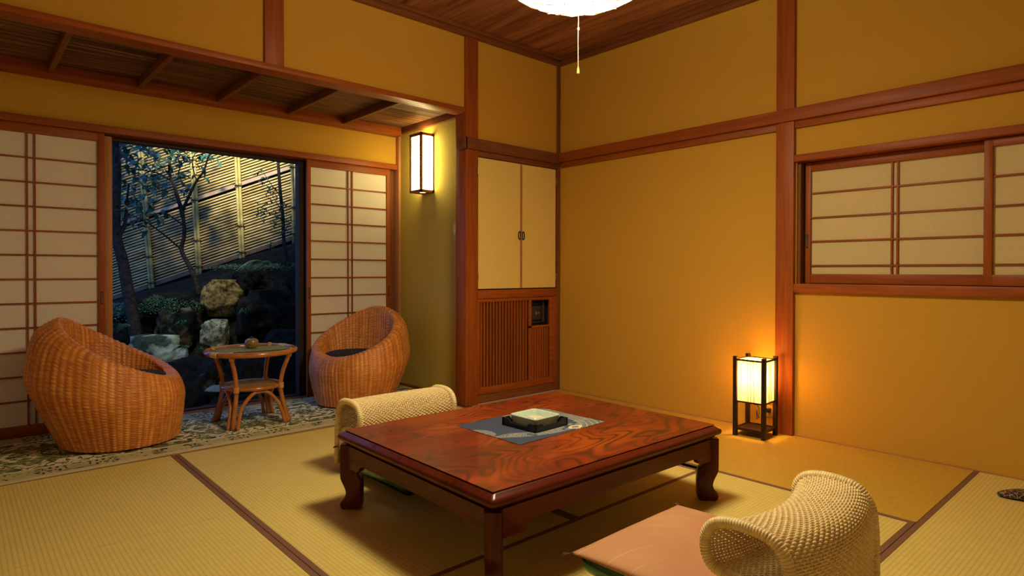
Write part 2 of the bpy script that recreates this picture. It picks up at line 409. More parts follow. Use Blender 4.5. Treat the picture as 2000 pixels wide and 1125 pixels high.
# ceiling mouldings
def mould(x0, x1, y0, y1, horiz, lab):
    m = MB()
    if horiz == 'x': m.box(x0, x1, y0 - .035, y1, 2.64, 2.672, .002).box(x0, x1, y0 - .055, y1, 2.672, 2.70, .002)
    elif horiz == 'y': m.box(x0 - .035, x1, y0, y1, 2.64, 2.672, .002).box(x0 - .055, x1, y0, y1, 2.672, 2.70, .002)
    elif horiz == 'X': m.box(x0, x1, y0, y1 + .035, 2.64, 2.672, .002).box(x0, x1, y0, y1 + .055, 2.672, 2.70, .002)
    else: m.box(x0, x1 + .035, y0, y1, 2.64, 2.672, .002).box(x0, x1 + .055, y0, y1, 2.672, 2.70, .002)
    trim(m, M['wood_dx'] if horiz in 'xX' else M['wood_dy'], lab)
mould(XL, 0, 0, .01, 'x', 'dark cedar ceiling moulding along the far wall')
mould(0, .01, YB, -.035, 'y', 'dark cedar ceiling moulding along the right wall')
mould(XL, 0, YB, YB, 'X', 'dark cedar ceiling moulding along the back wall')
mould(XL, XL, YB, 0, 'Y', 'dark cedar ceiling moulding along the left wall')
# nageshi rails, far wall over the closet and wrapping the post
trim(MB().box(-.875, -.036, -.038, .0, 1.842, 1.923, .003).box(-1.0, -.872, -.042, -.022, 1.842, 1.923, .003).box(-1.012, -.985, -.042, .06, 1.842, 1.923, .003), M['wood_dx'], 'cedar rail over the closet doors wrapping round the post')
trim(MB().box(-.872, -.036, -.018, .0, 1.803, 1.842, .002), M['wood_dx'], 'narrow lintel strip above the closet doors')
# right wall
trim(MB().box(-.045, 0, YB, -.012, 1.855, 1.928, .003), M['wood_y'], 'cedar rail running along the right wall')
trim(MB().box(-.020, 0, -1.813, -.03, 1.813, 1.855, .002).box(-.020, 0, -3.74, -1.92, 1.813, 1.855, .002), M['wood_y'], 'narrow cedar strip under the rail of the right wall')
trim(MB().box(-.026, .12, -3.74, -1.92, 1.615, 1.655, .002), M['wood_y'], 'cedar lintel above the paper window')
trim(MB().box(-.026, .12, -3.74, -1.92, .850, .90, .002), M['wood_y'], 'cedar sill under the paper window')
trim(MB().box(.02, .12, -1.94, -1.92, .90, 1.615), M['wood_dz'], 'dark jamb at the left of the paper window')
trim(MB().box(-.006, 0, -1.813, -.012, 0, .007).box(-.006, 0, YB, -1.92, 0, .007), M['wood_ly'], 'thin floor strip along the right wall').name = 'baseboard_right'
# veranda opening beam
trim(MB().box(XL, -.985, -.022, .095, 2.098, 2.132, .003), M['wood_x'], 'long cedar beam above the veranda opening')
trim(MB().box(XL, -.905, .945, 1.05, 2.10, 2.166, .003), M['wood_x'], 'cedar beam at the back of the reed ceiling')
trim(MB().box(-.915, -.885, .10, .945, 2.112, 2.166, .003), M['wood_dy'], 'cedar edge strip of the reed ceiling at the side wall')
for i, bx in enumerate((-1.43, -1.865, -2.35, -2.82, -3.27, -3.73, -4.19)):
    trim(MB().box(bx - .014, bx + .014, .10, .945, 2.112, 2.165, .002), M['wood_dy'], 'ceiling batten under the reed ceiling, number %s from the lamp side' % ['one', 'two', 'three', 'four', 'five', 'six', 'seven'][i])
# kamoi over the veranda screens, sill
trim(MB().box(XL, -.905, 1.02, 1.14, 1.824, 1.868, .002), M['wood_x'], 'cedar lintel above the veranda screens')
trim(MB().box(XL, -.885, 1.012, 1.17, -.03, .004, .002), M['wood_x'], 'cedar sill rail under the veranda screens')
trim(MB().box(XL, -.985, .086, .17, -.05, .0015, .001), noisy('worn_threshold', (.26, .13, .045), (.34, .18, .065), 12, .5, .1), 'wooden threshold between mats and carpet')
trim(MB().box(-.905, -.885, .10, 1.0, 0, .03), M['wood_dy'], 'dark baseboard strip on the veranda side wall').name = 'baseboard_alcove'
# aluminium outer frame of the garden opening
alu = plain('bronze_aluminium', (.045, .024, .016), .5, .2)
f = empty('door_frame', (-2.33, 1.16, 0), 'bronze metal outer frame of the garden opening', kind='structure'); f.name = 'door_1'
MB().box(-1.715, -1.665, 1.13, 1.20, 0, 1.83, .002).box(-1.69, -1.60, 1.145, 1.185, 0, 1.83).build('side_rail', alu, f)
MB().box(-3.02, -2.955, 1.14, 1.20, 0, 1.83, .002).build('side_rail', alu, f)
MB().box(-3.02, -1.60, 1.135, 1.20, 1.80, 1.835, .002).build('head_rail', alu, f)
MB().box(-3.02, -1.60, 1.14, 1.20, -.02, .012, .002).build('track', alu, f)
gl, nt_, b_ = newmat('window_glass')
tr_ = nt_.nodes.new('ShaderNodeBsdfTransparent'); gs_ = nt_.nodes.new('ShaderNodeBsdfGlossy'); gs_.inputs['Roughness'].default_value = .02; mx_ = nt_.nodes.new('ShaderNodeMixShader'); mx_.inputs[0].default_value = .06
nt_.links.new(tr_.outputs[0], mx_.inputs[1]); nt_.links.new(gs_.outputs[0], mx_.inputs[2]); nt_.links.new(mx_.outputs[0], nt_.nodes['Material Output'].inputs[0])
for g0, g1 in ((XL, -3.02), (-1.60, -.88)):
    gd = empty('door_glass', ((g0+g1)/2, 1.18, 0), 'glass garden door behind the paper screens', kind='structure'); gd.name = 'door_%d' % (6 if g0 < -3 else 7)
    MB().box(g0, g1, 1.176, 1.180, .02, 1.82).build('glass_pane', gl, gd)
    for q0 in (g0, g1 - .04): MB().box(q0, q0 + .04, 1.16, 1.195, 0, 1.83).build('side_rail', alu, gd)
    for q0 in (0, 1.80): MB().box(g0, g1, 1.16, 1.195, q0, q0 + .035).build('cross_rail', alu, gd)
trim(MB().box(-2.988, -2.945, 1.085, 1.13, .0, 1.815, .002), M['wood_lz'], 'pale cedar jamb left of the garden opening')
# house outside: eaves wall above so sky light only enters from the garden
struct('wall_outside', MB().box(XL, 0.14, 1.14, 1.2, 1.84, 2.8), plain('outer_wall2', (.16, .13, .10), .8), 'outer wall above the garden opening')

# ------------------------------------------------------------------ SHOJI SCREENS
def shoji(n, x0, x1, y, z0, z1, paper_top, paper_bot, st, rows, label, kx=None, hik=None, axis='x', thick=.028, rowz=None):
    """panel in plane y (axis x) or plane x (axis y)"""
    e = empty('door_%d' % n if axis == 'x' else 'window_%d' % n, ((x0+x1)/2, y, z0) if axis == 'x' else (y, (x0+x1)/2, z0), label, kind='structure')
    sg = 1 if axis == 'x' else 1
    def bx(mb, a0, a1, d0, d1, c0, c1, b=0.0015):
        if axis == 'x': mb.box(a0, a1, y + d0, y + d1, c0, c1, b)
        else: mb.box(y + d0, y + d1, a0, a1, c0, c1, b)
    wx = 'x' if axis == 'x' else 'y'
    for q0 in (x0, x1 - st):
        fr = MB(); bx(fr, q0, q0 + st, 0, thick, z0, z1); fr.build('stile', M['wood_z'], e, True)
    for q0, q1 in ((paper_top, z1), (z0, paper_bot)):
        fr = MB(); bx(fr, x0 + st, x1 - st, .001, thick - .001, q0, q1); fr.build('rail', M['wood_' + wx], e, True)
    if kx is None: kx = ((x0+x1)/2 - .018, (x0+x1)/2 + .018)
    k = MB()
    for q in kx: bx(k, q - .0045, q + .0045, .006, .019, paper_bot, paper_top, 0)
    if rowz is None: rowz = [paper_bot + (paper_top - paper_bot) * i / rows for i in range(1, rows)]
    for q in rowz: bx(k, x0 + st, x1 - st, .0075, .0175, q - .0045, q + .0045, 0)
    k.build('lattice', M['wood_' + wx], e)
    p = MB(); bx(p, x0 + st*.6, x1 - st*.6, .0185, .0200, paper_bot - .008, paper_top + .008, 0)
    p.build('paper', M['paper'] if axis == 'x' else M['paper_warm'], e)
    if hik:
        for hx in hik:
            h = MB(); bx(h, hx - .007, hx + .007, -.003, .006, hikz - .04, hikz + .04)
            ho = h.build('finger_pull', M['blackiron'], e)
            h = MB(); bx(h, hx - .0035, hx + .0035, -.0035, .0, hikz - .032, hikz + .032, 0); h.build('pull_recess', M['wood_dz'], ho)
    return e
hikz = .80
shoji(2, -1.683, -.958, 1.05, .006, 1.824, 1.771, .067, .030, 12, 'right sliding paper screen behind the right wicker chair', hik=(-1.668, -.973))
shoji(3, -3.716, -2.990, 1.05, .006, 1.824, 1.771, .067, .036, 12, 'left sliding paper screen behind the left wicker chair', hik=(-3.008,))
shoji(4, -4.44, -3.716, 1.082, .006, 1.824, 1.771, .067, .036, 12, 'outermost left sliding paper screen', hik=None)
shoji(5, -4.70, -4.44, 1.05, .006, 1.824, 1.771, .067, .03, 12, 'short end paper screen at the far left')
trim(MB().box(-.958, -.905, 1.085, 1.14, 0, 1.83), M['wood_dz'], 'dark strip added for the shaded gap right of the right screen')  # dark strip stands in for the shade of the gap
hikz = 1.15
rz = [1.431, 1.287, 1.148, 1.006]
shoji(1, -2.860, -1.953, .055, .903, 1.612, 1.562, .957, .030, 4, 'paper window panel next to the cedar post on the right wall', kx=(-2.432, -2.405), hik=(-1.962,), axis='y', rowz=rz)
hikz = 1.15
shoji(2, -3.735, -2.814, .018, .903, 1.612, 1.575, .957, .034, 4, 'paper window panel at the right edge of the view', axis='y', rowz=rz)
# hidden side of the finger pull on this wall sits on the room side (x smaller)

# ------------------------------------------------------------------ TATAMI
tcount = []
def tat(x0, x1, y0, y1, ax, sides, label, mat=None):
    e = empty('tatami_mat', ((x0+x1)/2, (y0+y1)/2, 0), label, 'tatami mat', 'tatami mats on the room floor')
    g = .0012
    mb = MB().box(x0+g, x1-g, y0+g, y1-g, -.06, 0, .0015)
    mb.build('rush_cover', mat or M['tat_' + ax], e, off=(0, 0, 0)); e.children[-1].location = -Vector(e.location)
    h = .0225
    for sd in sides:
        if sd == 'l': q = (x0+g, x0+h, y0+g, y1-g)
        if sd == 'r': q = (x1-h, x1-g, y0+g, y1-g)
        if sd == 'n': q = (x0+g, x1-g, y0+g, y0+h)
        if sd == 'f': q = (x0+g, x1-g, y1-h, y1-g)
        MB().box(*q, -.03, .0012, .0006).build('cloth_border', M['heri'], e)
    return e
tat(-.952, -.001, -2.79, -.93, 'y', 'l', 'tan tatami mat on which the lit floor lantern stands', M['tat_tan'])
tat(-.952, -.001, -.93, -.001, 'y', 'l', 'short tatami mat in the far corner below the closet', M['tat_tan'])
tat(-2.832, -.952, -2.79, -1.88, 'x', 'nf', 'tatami mat under the near half of the low table and the salmon cushion')
tat(-1.888, -.99, -1.88, .085, 'y', 'lr', 'tatami mat under the far right part of the low table')
tat(-2.832, -1.888, -1.88, .085, 'y', 'lr', 'tatami mat in front of the rattan side table, running under the low table')
tat(-3.77, -2.832, -.935, .085, 'y', 'lr', 'square tatami mat in front of the left wicker chair')
tat(-3.77, -2.832, -2.79, -.935, 'y', 'lr', 'tatami mat at the bottom left of the view')
tat(-1.88, -.001, -3.73, -2.79, 'x', 'nf', 'tatami mat at the bottom right of the view beside the near floor chair')
tat(-3.77, -1.88, -3.73, -2.79, 'x', 'nf', 'tatami mat nearest to the viewer, under the back of the near floor chair')
tat(-4.71, -3.77, -1.88, .085, 'y', 'lr', 'tatami mat along the left wall, far half')
tat(-4.71, -3.77, -3.73, -1.88, 'y', 'lr', 'tatami mat along the left wall, near half')

# ------------------------------------------------------------------ CARPET
cp = empty('carpet', (-2.8, .09, 0), 'patterned green and cream carpet on the veranda floor under the wicker chairs', 'carpet')
a = math.radians(1.1)
def cy(x): return .090 + math.tan(a) * (x + 3.3)
V = []; xs = np.linspace(-4.7, -.90, 40)
mb = MB()
def slab(mb, yf0, yf1, z0, z1):
    Vt = []; Fc = []
    for x in xs:
        Vt += [(x, cy(x)+yf0, z0), (x, yf1 if yf1 > .5 else cy(x)+yf1, z0), (x, yf1 if yf1 > .5 else cy(x)+yf1, z1), (x, cy(x)+yf0, z1)]
    n = len(xs)
    for i in range(n-1):
        for j in range(4):
            Fc.append((i*4+j, i*4+(j+1) % 4, (i+1)*4+(j+1) % 4, (i+1)*4+j))
    Fc += [(3, 2, 1, 0), tuple((n-1)*4+k for k in range(4))]
    mb.add(Vt, Fc)
slab(mb, .030, 1.01, .0, .011)
mb.build('pile', M['carpet'], cp)
mb = MB(); slab(mb, 0, .030, .003, .0115); mb.build('edge_tape', M['carpet_edge'], cp)

# ------------------------------------------------------------------ CLOSET
struct('sky_block_slab', MB().box(XL - .1, .15, YB - .1, 1.2, 2.77, 2.8), M['blackiron'], 'unseen slab added above the ceiling to keep sky light out').name = 'ceiling'  # added cover, out of view, stops sky light leaking in above the closet
cl = empty('built_in_closet', (-.455, .02, 0), 'built in closet with two pale doors and a wooden slatted screen below', 'closet')
cx0, cx1 = -.872, -.036
MB().box(cx0, cx0+.02, 0.02, .5, .0, 1.80).box(cx1-.02, cx1, .02, .5, 0, 1.80).box(cx0, cx1, .48, .5, 0, 1.80).box(cx0, cx1, .03, .5, .80, .83).box(cx0, cx1, .03, .5, 1.80, 1.84).build('carcass', plain('closet_inside', (.06, .03, .018), .8), cl)
MB().box(cx0, cx1, -.006, .03, .768, .832, .002).build('middle_rail', M['wood_x'], cl, True)
MB().box(cx0, cx1, -.004, .03, 0, .062, .002).build('base_board', M['wood_dx'], cl, True)
def cdoor(x0, x1, hx, hs):
    d = MB().box(x0, x1, -.006, .014, .840, 1.798, .002).build('door', M['fusuma'], cl)
    ed = x1 if hs < 0 else x0
    MB().box(min(ed, ed + hs*.007), max(ed, ed + hs*.007), -.012, .012, .838, 1.800, .001).build('edge_strip', M['wood_lz'], d)
    # D-shaped pull
    pts = []
    for t in np.linspace(-PI/2, PI/2, 13):
        pts.append((hx + hs*(.004 + .016*math.cos(t)**.6), -.013, 1.245 + .030*math.sin(t)))
    pts = [(hx, -.013, 1.215)] + pts + [(hx, -.013, 1.275)]
    MB().tube([(p[0], p[1], p[2]) for p in pts], .0042, 6, closed=True).build('pull', M['blackiron'], d, True)
    hxx = x0 - .004 if hs < 0 else x1 + .004
    for hz in (.93, 1.70): MB().tube([(hxx, -.009, hz-.025), (hxx, -.009, hz+.025)], .004, 6).build('hinge', plain('hinge_metal', (.35, .25, .12), .4, metal=.8), d, True)
cdoor(cx0 + .014, -.437, -.446, -1)
cdoor(-.433, cx1 - .014, -.424, 1)
# slatted screen
sc = empty('slatted_screen', (0, 0, 0)); sc.parent = cl; sc.location = -Vector(cl.location)
fr = MB().box(-.868, -.845, -.008, .012, .065, .765, .001).box(-.115, -.06, -.008, .012, .065, .765, .001)
fr.box(-.868, -.06, -.006, .012, .742, .765, .001).box(-.868, -.06, -.006, .012, .065, .116, .001)
bpy.data.objects.remove(sc)
fo = fr.build('screen_frame', M['wood_x'], cl, True)
s = MB()
xq = -.832
while xq < -.350:
    s.box(xq, xq + .0135, -.002, .012, .116, .742); xq += .0302
s.build('slats', M['wood_z'], fo)
s = MB(); s.box(-.345, -.318, -.004, .012, .116, .742, .001).box(-.345, -.115, -.004, .012, .525, .541, .001)
s.build('window_rail', M['wood_x'], fo)
s = MB(); xq = -.308
while xq < -.125:
    s.box(xq, xq + .0135, -.002, .012, .116, .525); xq += .0272
s.build('slats', M['wood_z'], fo)
MB().box(-.06, cx1, -.004, .02, .062, .768, .001).build('side_stile', M['wood_z'], cl, True)
ac = empty('heating_unit', (-.45, .12, .083), 'black heating unit with a small dial behind the slatted screen opening', 'heater')
MB().box(-.80, -.08, .06, .35, .04, .74, .01).build('casing', plain('heater_casing', (.012, .011, .012), .5), ac, True)
MB().box(-.27, -.15, .045, .06, .58, .69, .003).box(-.31, -.12, .05, .06, .555, .565, .001).box(-.31, -.12, .05, .06, .705, .712, .001).build('control_panel', plain('heater_panel', (.035, .03, .03), .35), ac, True)
MB().tube([(-.225, .045, .635), (-.225, .036, .635)], .012, 16).tube([(-.192, .045, .635), (-.192, .04, .635)], .007, 10).build('dial', plain('dial_metal', (.30, .20, .12), .35, metal=.5), ac, True)
MB().box(-.14, -.125, .045, .06, .56, .73, .001).build('grille_bar', plain('heater_bar', (.06, .055, .05), .4), ac)

# ------------------------------------------------------------------ PENDANT LAMP
PX, PY = -1.862, -1.87
pl = empty('ceiling_lamp', (PX, PY, 2.04), 'large round white washi pendant lamp with pull cord hanging over the low table', 'lamp')
prof = [(0.0, 2.035), (.08, 2.038), (.16, 2.050), (.225, 2.070), (.268, 2.095), (.285, 2.120), (.280, 2.15), (.25, 2.19), (.19, 2.225), (.10, 2.24), (.04, 2.245)]
n = 72; V = []
for (r, z) in prof:
    for j in range(n):
        a_ = 2*PI*j/n; rr_ = r * (1 + .010*abs(math.cos(3.5*a_ + .3)) * min(1, r/.2)); V.append((PX + rr_*math.cos(a_), PY + rr_*math.sin(a_), z))
sh = MB().grid(V[:n*4], n, 4, wu=True).build('shade', emit('lit_washi_shade', PEND_C, PEND), pl, 'all')
MB().grid(V[n*3:n*7], n, 4, wu=True).build('shade_rim', emit('lit_washi_rim', (1.0, .84, .48), 22.0), pl, 'all')
MB().grid(V[n*6:], n, len(prof) - 6, wu=True).build('upper_shade', emit('lit_washi_upper', PEND_C, PEND_UP), pl, 'all')
# wire lines in a leaf pattern on the shade
wire = MB()
def on_shade(r, ang, off=.006):
    rs = [p[0] for p in prof[:6]]; zs = [p[1] for p in prof[:6]]
    z = float(np.interp(r, rs, zs)); return (PX + (r)*math.cos(ang), PY + (r)*math.sin(ang), z - off)
for k in range(7):
    a0 = 2*PI*k/7 + .2
    for sgn in (-1, 1):
        wire.tube([on_shade(.05 + .23*t, a0 + sgn*.42*math.sin(PI*t)*(1-.2*t)) for t in np.linspace(0, 1, 14)], .0020, 4)
    wire.tube([on_shade(.10 + .10*t, a0 + .12*t) for t in np.linspace(0, 1, 5)], .0030, 4)
wire.build('leaf_wires', plain('wire_brown', (.10, .05, .02), .6), sh)
MB().tube([(PX, PY, 2.24), (PX, PY, 2.70)], .004, 6).build('cable', M['black'], pl)
MB().lathe([(.0, 2.66), (.045, 2.66), (.05, 2.70), (0, 2.70)], (PX, PY, 0), 20).build('ceiling_rose', plain('rose', (.5, .4, .25), .5), pl, True)
cord = MB().tube([(PX, PY, 2.05), (PX + .001, PY, 1.95), (PX - .001, PY, 1.90), (PX, PY, 1.775)], .0014, 6).build('pull_cord', plain('cord_white', (.40, .33, .25), .8), pl, True)
MB().lathe([(0, 1.932), (.003, 1.930), (.004, 1.925), (.003, 1.920), (0, 1.918)], (PX + .001, PY, 0), 8).tube([(PX, PY, 1.928), (PX + .007, PY, 1.921)], .0012, 5).build('knot', plain('cord_knot', (.75, .65, .5), .7), cord, True)
MB().lathe([(0, 1.776), (.0025, 1.775), (.0045, 1.762), (.0055, 1.750), (0.005, 1.748), (0, 1.748)], (PX, PY, 0), 12).build('cord_weight', plain('cord_weight_wood', (.72, .38, .10), .4), cord, True)

# ------------------------------------------------------------------ FLOOR LANTERN (andon)
AX, AY = -.166, -1.760
an = empty('floor_lantern', (AX, AY, 0), 'lit paper floor lantern with dark wooden frame standing by the cedar post', 'lamp')
hw = .082; ht = .470
px_ = [(-.251, -1.680), (-.240, -1.848), (-.072, -1.838), (-.083, -1.672)]
for (x, y) in px_:
    MB().box(x - .0115, x + .0115, y - .0115, y + .0115, 0, ht, .002).build('leg', M['darkwood'], an)
def bar(mb, p, q, z0, z1, t=.005):
    P, Q = np.array(p), np.array(q); d = (Q-P)/np.linalg.norm(Q-P); nrm = np.array([-d[1], d[0]])*t
    V = [(*(P-nrm), z0), (*(Q-nrm), z0), (*(Q+nrm), z0), (*(P+nrm), z0), (*(P-nrm), z1), (*(Q-nrm), z1), (*(Q+nrm), z1), (*(P+nrm), z1)]
    mb.add(V, [(0,3,2,1),(4,5,6,7),(0,1,5,4),(1,2,6,5),(2,3,7,6),(3,0,4,7)])
fr = MB()
for i in range(4):
    p, q = px_[i], px_[(i+1) % 4]
    for za, zb in ((.444, .454), (.200, .208)):
        fr = MB(); bar(fr, p, q, za, zb); fr.build('crossbar', M['darkwood'], an)
mb = MB()
for i in range(4): bar(mb, px_[i], px_[(i+1) % 4], .036, .050)
mb.add([(*p, .046) for p in px_] + [(*p, .038) for p in px_], [(0, 1, 2, 3), (7, 6, 5, 4)])
mb.build('shelf', M['darkwood'], an)
# translucent paper with a bulb behind it
m_, nt, b = newmat('lantern_paper')
b.inputs['Base Color'].default_value = (.85, .72, .45, 1); b.inputs['Emission Color'].default_value = (1, .62, .20, 1); b.inputs['Emission Strength'].default_value = 1.5
tr = nt.nodes.new('ShaderNodeBsdfTranslucent'); tr.inputs[0].default_value = (.9, .72, .36, 1)
mx = nt.nodes.new('ShaderNodeMixShader'); mx.inputs[0].default_value = .6
nt.links.new(b.outputs[0], mx.inputs[1]); nt.links.new(tr.outputs[0], mx.inputs[2]); nt.links.new(mx.outputs[0], nt.nodes['Material Output'].inputs[0])
pp = MB(); c0 = np.mean(px_, axis=0)
inn = [tuple(c0 + (np.array(p)-c0)*.955) for p in px_]
for i in range(4): 
    p, q = inn[i], inn[(i+1) % 4]; pp.add([(*p, .206), (*q, .206), (*q, .447), (*p, .447)], [(0, 1, 2, 3)])
pp.add([(*p, .4485) for p in inn], [(0, 1, 2, 3)])
pp.build('paper_shade', m_, an)
sl = MB()
for i in range(4):
    p, q = np.array(px_[i]), np.array(px_[(i+1) % 4])
    for t0, t1 in ((.44, .45), (.53, .545), (.63, .655)):
        cc = .985
        a0 = c0 + (p*(1-t0)+q*t0 - c0)*cc; a1 = c0 + (p*(1-t1)+q*t1 - c0)*cc
        sl.tube([(*a1, .206), (*a0, .447)], .0019, 4)
sl.build('paper_slats', plain('slat_brown', (.20, .09, .03), .6), an)
for q in range(2):
    wr = MB(); t = np.linspace(0, 1, 26)
    wr.tube([(-.155 + .05*math.sin(7*s_+q*2) , -1.76 + .03*math.cos(5*s_+q), .200 - .075*math.sin(PI*s_) + .02*math.sin(11*s_)) for s_ in t], .0022, 5)
    wr.build('wire', M['blackiron'], an, True)
MB().tube([(-.165, -1.76, .20), (-.165, -1.76, .26)], .014, 12).lathe([(0, .30), (.018, .29), (.026, .27), (.02, .245), (.012, .23)], (-.165, -1.76, .04), 14).build('bulb', emit('bulb_glass', AND_C, 3), an, True)
bl = bpy.data.lights.new('lantern_bulb', 'POINT'); bl.energy = 10; bl.color = AND_C; bl.shadow_soft_size = .028
blo = bpy.data.objects.new('bulb_light', bl); col.objects.link(blo); blo.parent = an; blo.location = (0, 0, .355)
ou = empty('power_outlet', (-.003, -1.765, .12), 'small wall outlet with a plug behind the floor lantern', 'outlet')
MB().box(-.008, 0, -1.80, -1.73, .085, .155, .003).build('plate', plain('outlet_plate', (.62, .48, .22), .5), ou, True)
MB().box(-.034, -.008, -1.785, -1.760, .115, .14, .004).build('plug', M['black'], ou, True)

# ------------------------------------------------------------------ WALL LAMP
wl = empty('wall_lamp', (-.95, .59, 1.585), 'lit rectangular wooden wall lamp with paper panels on the veranda side wall', 'lamp')
x0, x1, y0, y1, z0, z1 = -1.010, -.886, .512, .670, 1.585, 2.046
fr = MB()
t = .017
for (xa, ya) in ((x0, y0), (x0, y1 - t), (x1 - t*.5, y0), (x1 - t*.5, y1 - t)): fr.box(xa, min(xa + t, x1), ya, ya + t, z0, z1, .001)
for za, zb in ((z0, z0 + .02), (z1 - .02, z1)):
    fr.box(x0, x1, y0, y0 + t, za, zb, .001).box(x0, x1, y1 - t, y1, za, zb, .001).box(x0, x0 + t, y0, y1, za, zb, .001).box(x1 - t, x1, y0, y1, za, zb, .001)
fr.build('frame', M['wood_z'], wl, True)
pm = emit('lit_lamp_paper', (1.0, .84, .36), 15.0)
MB().box(x0 + .007, x0 + .010, y0 + t, y1 - t, z0 + .02, z1 - .02).box(x0 + t, x1 - t*.5, y0 + .007, y0 + .010, z0 + .02, z1 - .02).box(x0 + t, x1 - t, y1 - .009, y1 - .006, z0 + .02, z1 - .02).build('paper', pm, wl)
s = MB()
for i in range(34):
    z = z0 + .028 + i * .0124; s.box(x0 + .001, x0 + .0055, y0 + t, y1 - t, z, z + .0045)
s.build('front_slats', M['wood_y'], wl)
MB().box(x0 + t, x1 - t, y0 + t, y1 - t, z0 + .004, z0 + .012).build('bottom_board', M['wood_lx'], wl)
MB().lathe([(0, -.004), (.022, -.002), (.026, .004), (0, .004)], (-.95, .575, z0 + .003), 20).build('bottom_diffuser', emit('bottom_glow', (1, .86, .45), 1.2), wl, True)
sw = empty('light_switch', (-.889, .222, 1.26), 'plastic light switch plate on the veranda side wall by the post', 'light switch')
MB().box(-.893, -.885, .188, .256, 1.20, 1.325, .002).build('plate', plain('switch_plate', (.55, .45, .22), .45), sw, True)
MB().box(-.898, -.893, .208, .236, 1.235, 1.29, .002).build('rocker', plain('switch_rocker', (.70, .60, .36), .4), sw, True)

# ------------------------------------------------------------------ LOW TABLE
TC = Vector((-1.898, -1.657, 0))
tb = empty('low_table', TC, 'large glossy red brown lacquered low wooden table with curved legs', 'table')
tb.rotation_euler = (0, 0, math.radians(-.65))
hx, hy, zt = .638, .50, .320
def ring_prof(mb, prof, hx, hy, c=.012, cap_top=True, cap_bot=True):
    """stack of rounded rectangles: prof = [(inset, z)]"""
    loops = []
    for (ins, z) in prof:
        a, b_ = hx - ins, hy - ins; L_ = []
        for (sx, sy, st) in ((1, 1, 0), (-1, 1, 90), (-1, -1, 180), (1, -1, 270)):
            for k in range(5):
                an_ = math.radians(st + 90*k/4)
                L_.append((sx*(a - c) + c*math.cos(an_), sy*(b_ - c) + c*math.sin(an_), z))
        loops.append(L_)
    n = len(loops[0]); V = [p for l in loops for p in l]; Fc = []
    for i in range(len(loops)-1):
        for j in range(n): Fc.append((i*n+j, i*n+(j+1) % n, (i+1)*n+(j+1) % n, (i+1)*n+j))
    if cap_bot: Fc.append(tuple(range(n))[::-1])
    if cap_top: Fc.append(tuple((len(loops)-1)*n + j for j in range(n)))
    mb.add(V, Fc)
mb = MB(); ring_prof(mb, [(.03, zt - .006), (.024, zt - .0015), (.0245, zt)], hx, hy, .006)
mb.build('tabletop', M['tabletop'], tb, True, off=(0, 0, 0))
mb = MB()
prof = [(.05, .262), (.034, .262), (.024, .266), (.020, .272), (.0205, .276), (.014, .278)] + [(.011 - .011*math.sin(t_), .292 - .014*math.cos(t_)) for t_ in np.linspace(0, PI*.8, 9)] + [(.012, .307), (.018, .312), (.024, .3155), (.030, .3160)]
ring_prof(mb, prof, hx, hy, .014, cap_top=True)
mb.build('edge_moulding', M['tablewood'], tb, True, off=(0, 0, 0))
# aprons with a stepped scalloped lower edge
def apron_profile(L):
    # half outline from the leg to the middle, z of lower edge
    pts = [(-L, .262), (-L, .172), (-L + .075, .172), (-L + .092, .180), (-L + .105, .196), (-L + .125, .204), (L - .125, .204), (L - .105, .196), (L - .092, .180), (L - .075, .172), (L, .172), (L, .262)]
    return pts
ix, iy = hx - .020, hy - .020
for sy in (-1, 1):
    mb = MB().prism([(x, z) for x, z in apron_profile(ix - .04)], 'y', sy*iy, sy*(iy - .022)); mb.build('apron', M['tablewood'], tb, off=(0, 0, 0))
for sx in (-1, 1):
    mb = MB().prism([(y, z) for y, z in apron_profile(iy - .04)], 'x', sx*ix, sx*(ix - .022)); mb.build('apron', M['tablewood'], tb, off=(0, 0, 0))
# S-shaped legs: thick boards set on the diagonal of each corner, outline in (distance from corner, height)
lo_ = [(0, .262), (0, .14), (.001, .127), (.006, .114), (.014, .098), (.021, .082), (.024, .066), (.020, .052), (.010, .040), (.002, .029), (-.001, .018), (.003, .007), (.012, 0)]
li_ = [(.074, 0), (.083, .008), (.086, .020), (.086, .10), (.086, .120), (.080, .132), (.073, .142), (.070, .156), (.073, .170), (.086, .182), (.102, .188), (.108, .200), (.108, .262)]
for sx in (-1, 1):
    for sy in (-1, 1):
        bm = bmesh.new(); d_ = Vector((-sx, -sy, 0)).normalized(); nrm = Vector((-d_.y, d_.x, 0)); c_ = Vector((sx*(hx - .016), sy*(hy - .016), 0))
        poly = lo_ + li_; vs = []
        for t_ in (-.026, .026): vs.append([bm.verts.new(c_ + d_*r_ + nrm*t_ + Vector((0, 0, z_))) for (r_, z_) in poly])
        bm.faces.new(vs[0]); bm.faces.new(vs[1][::-1])
        for i in range(len(poly)): bm.faces.new((vs[0][i], vs[1][i], vs[1][(i+1) % len(poly)], vs[0][(i+1) % len(poly)]))
        bmesh.ops.recalc_face_normals(bm, faces=bm.faces[:])
        ed = [e_ for e_ in bm.edges if len(e_.link_faces) == 2 and any(len(f_.verts) > 4 for f_ in e_.link_faces)]
        bmesh.ops.bevel(bm, geom=ed, offset=.005, segments=2, profile=.5, affect='EDGES')
        MB().bm(bm).build('leg', M['tableleg'], tb, True, off=(0, 0, 0))
for ch in tb.children:
    for p in ch.data.polygons: pass

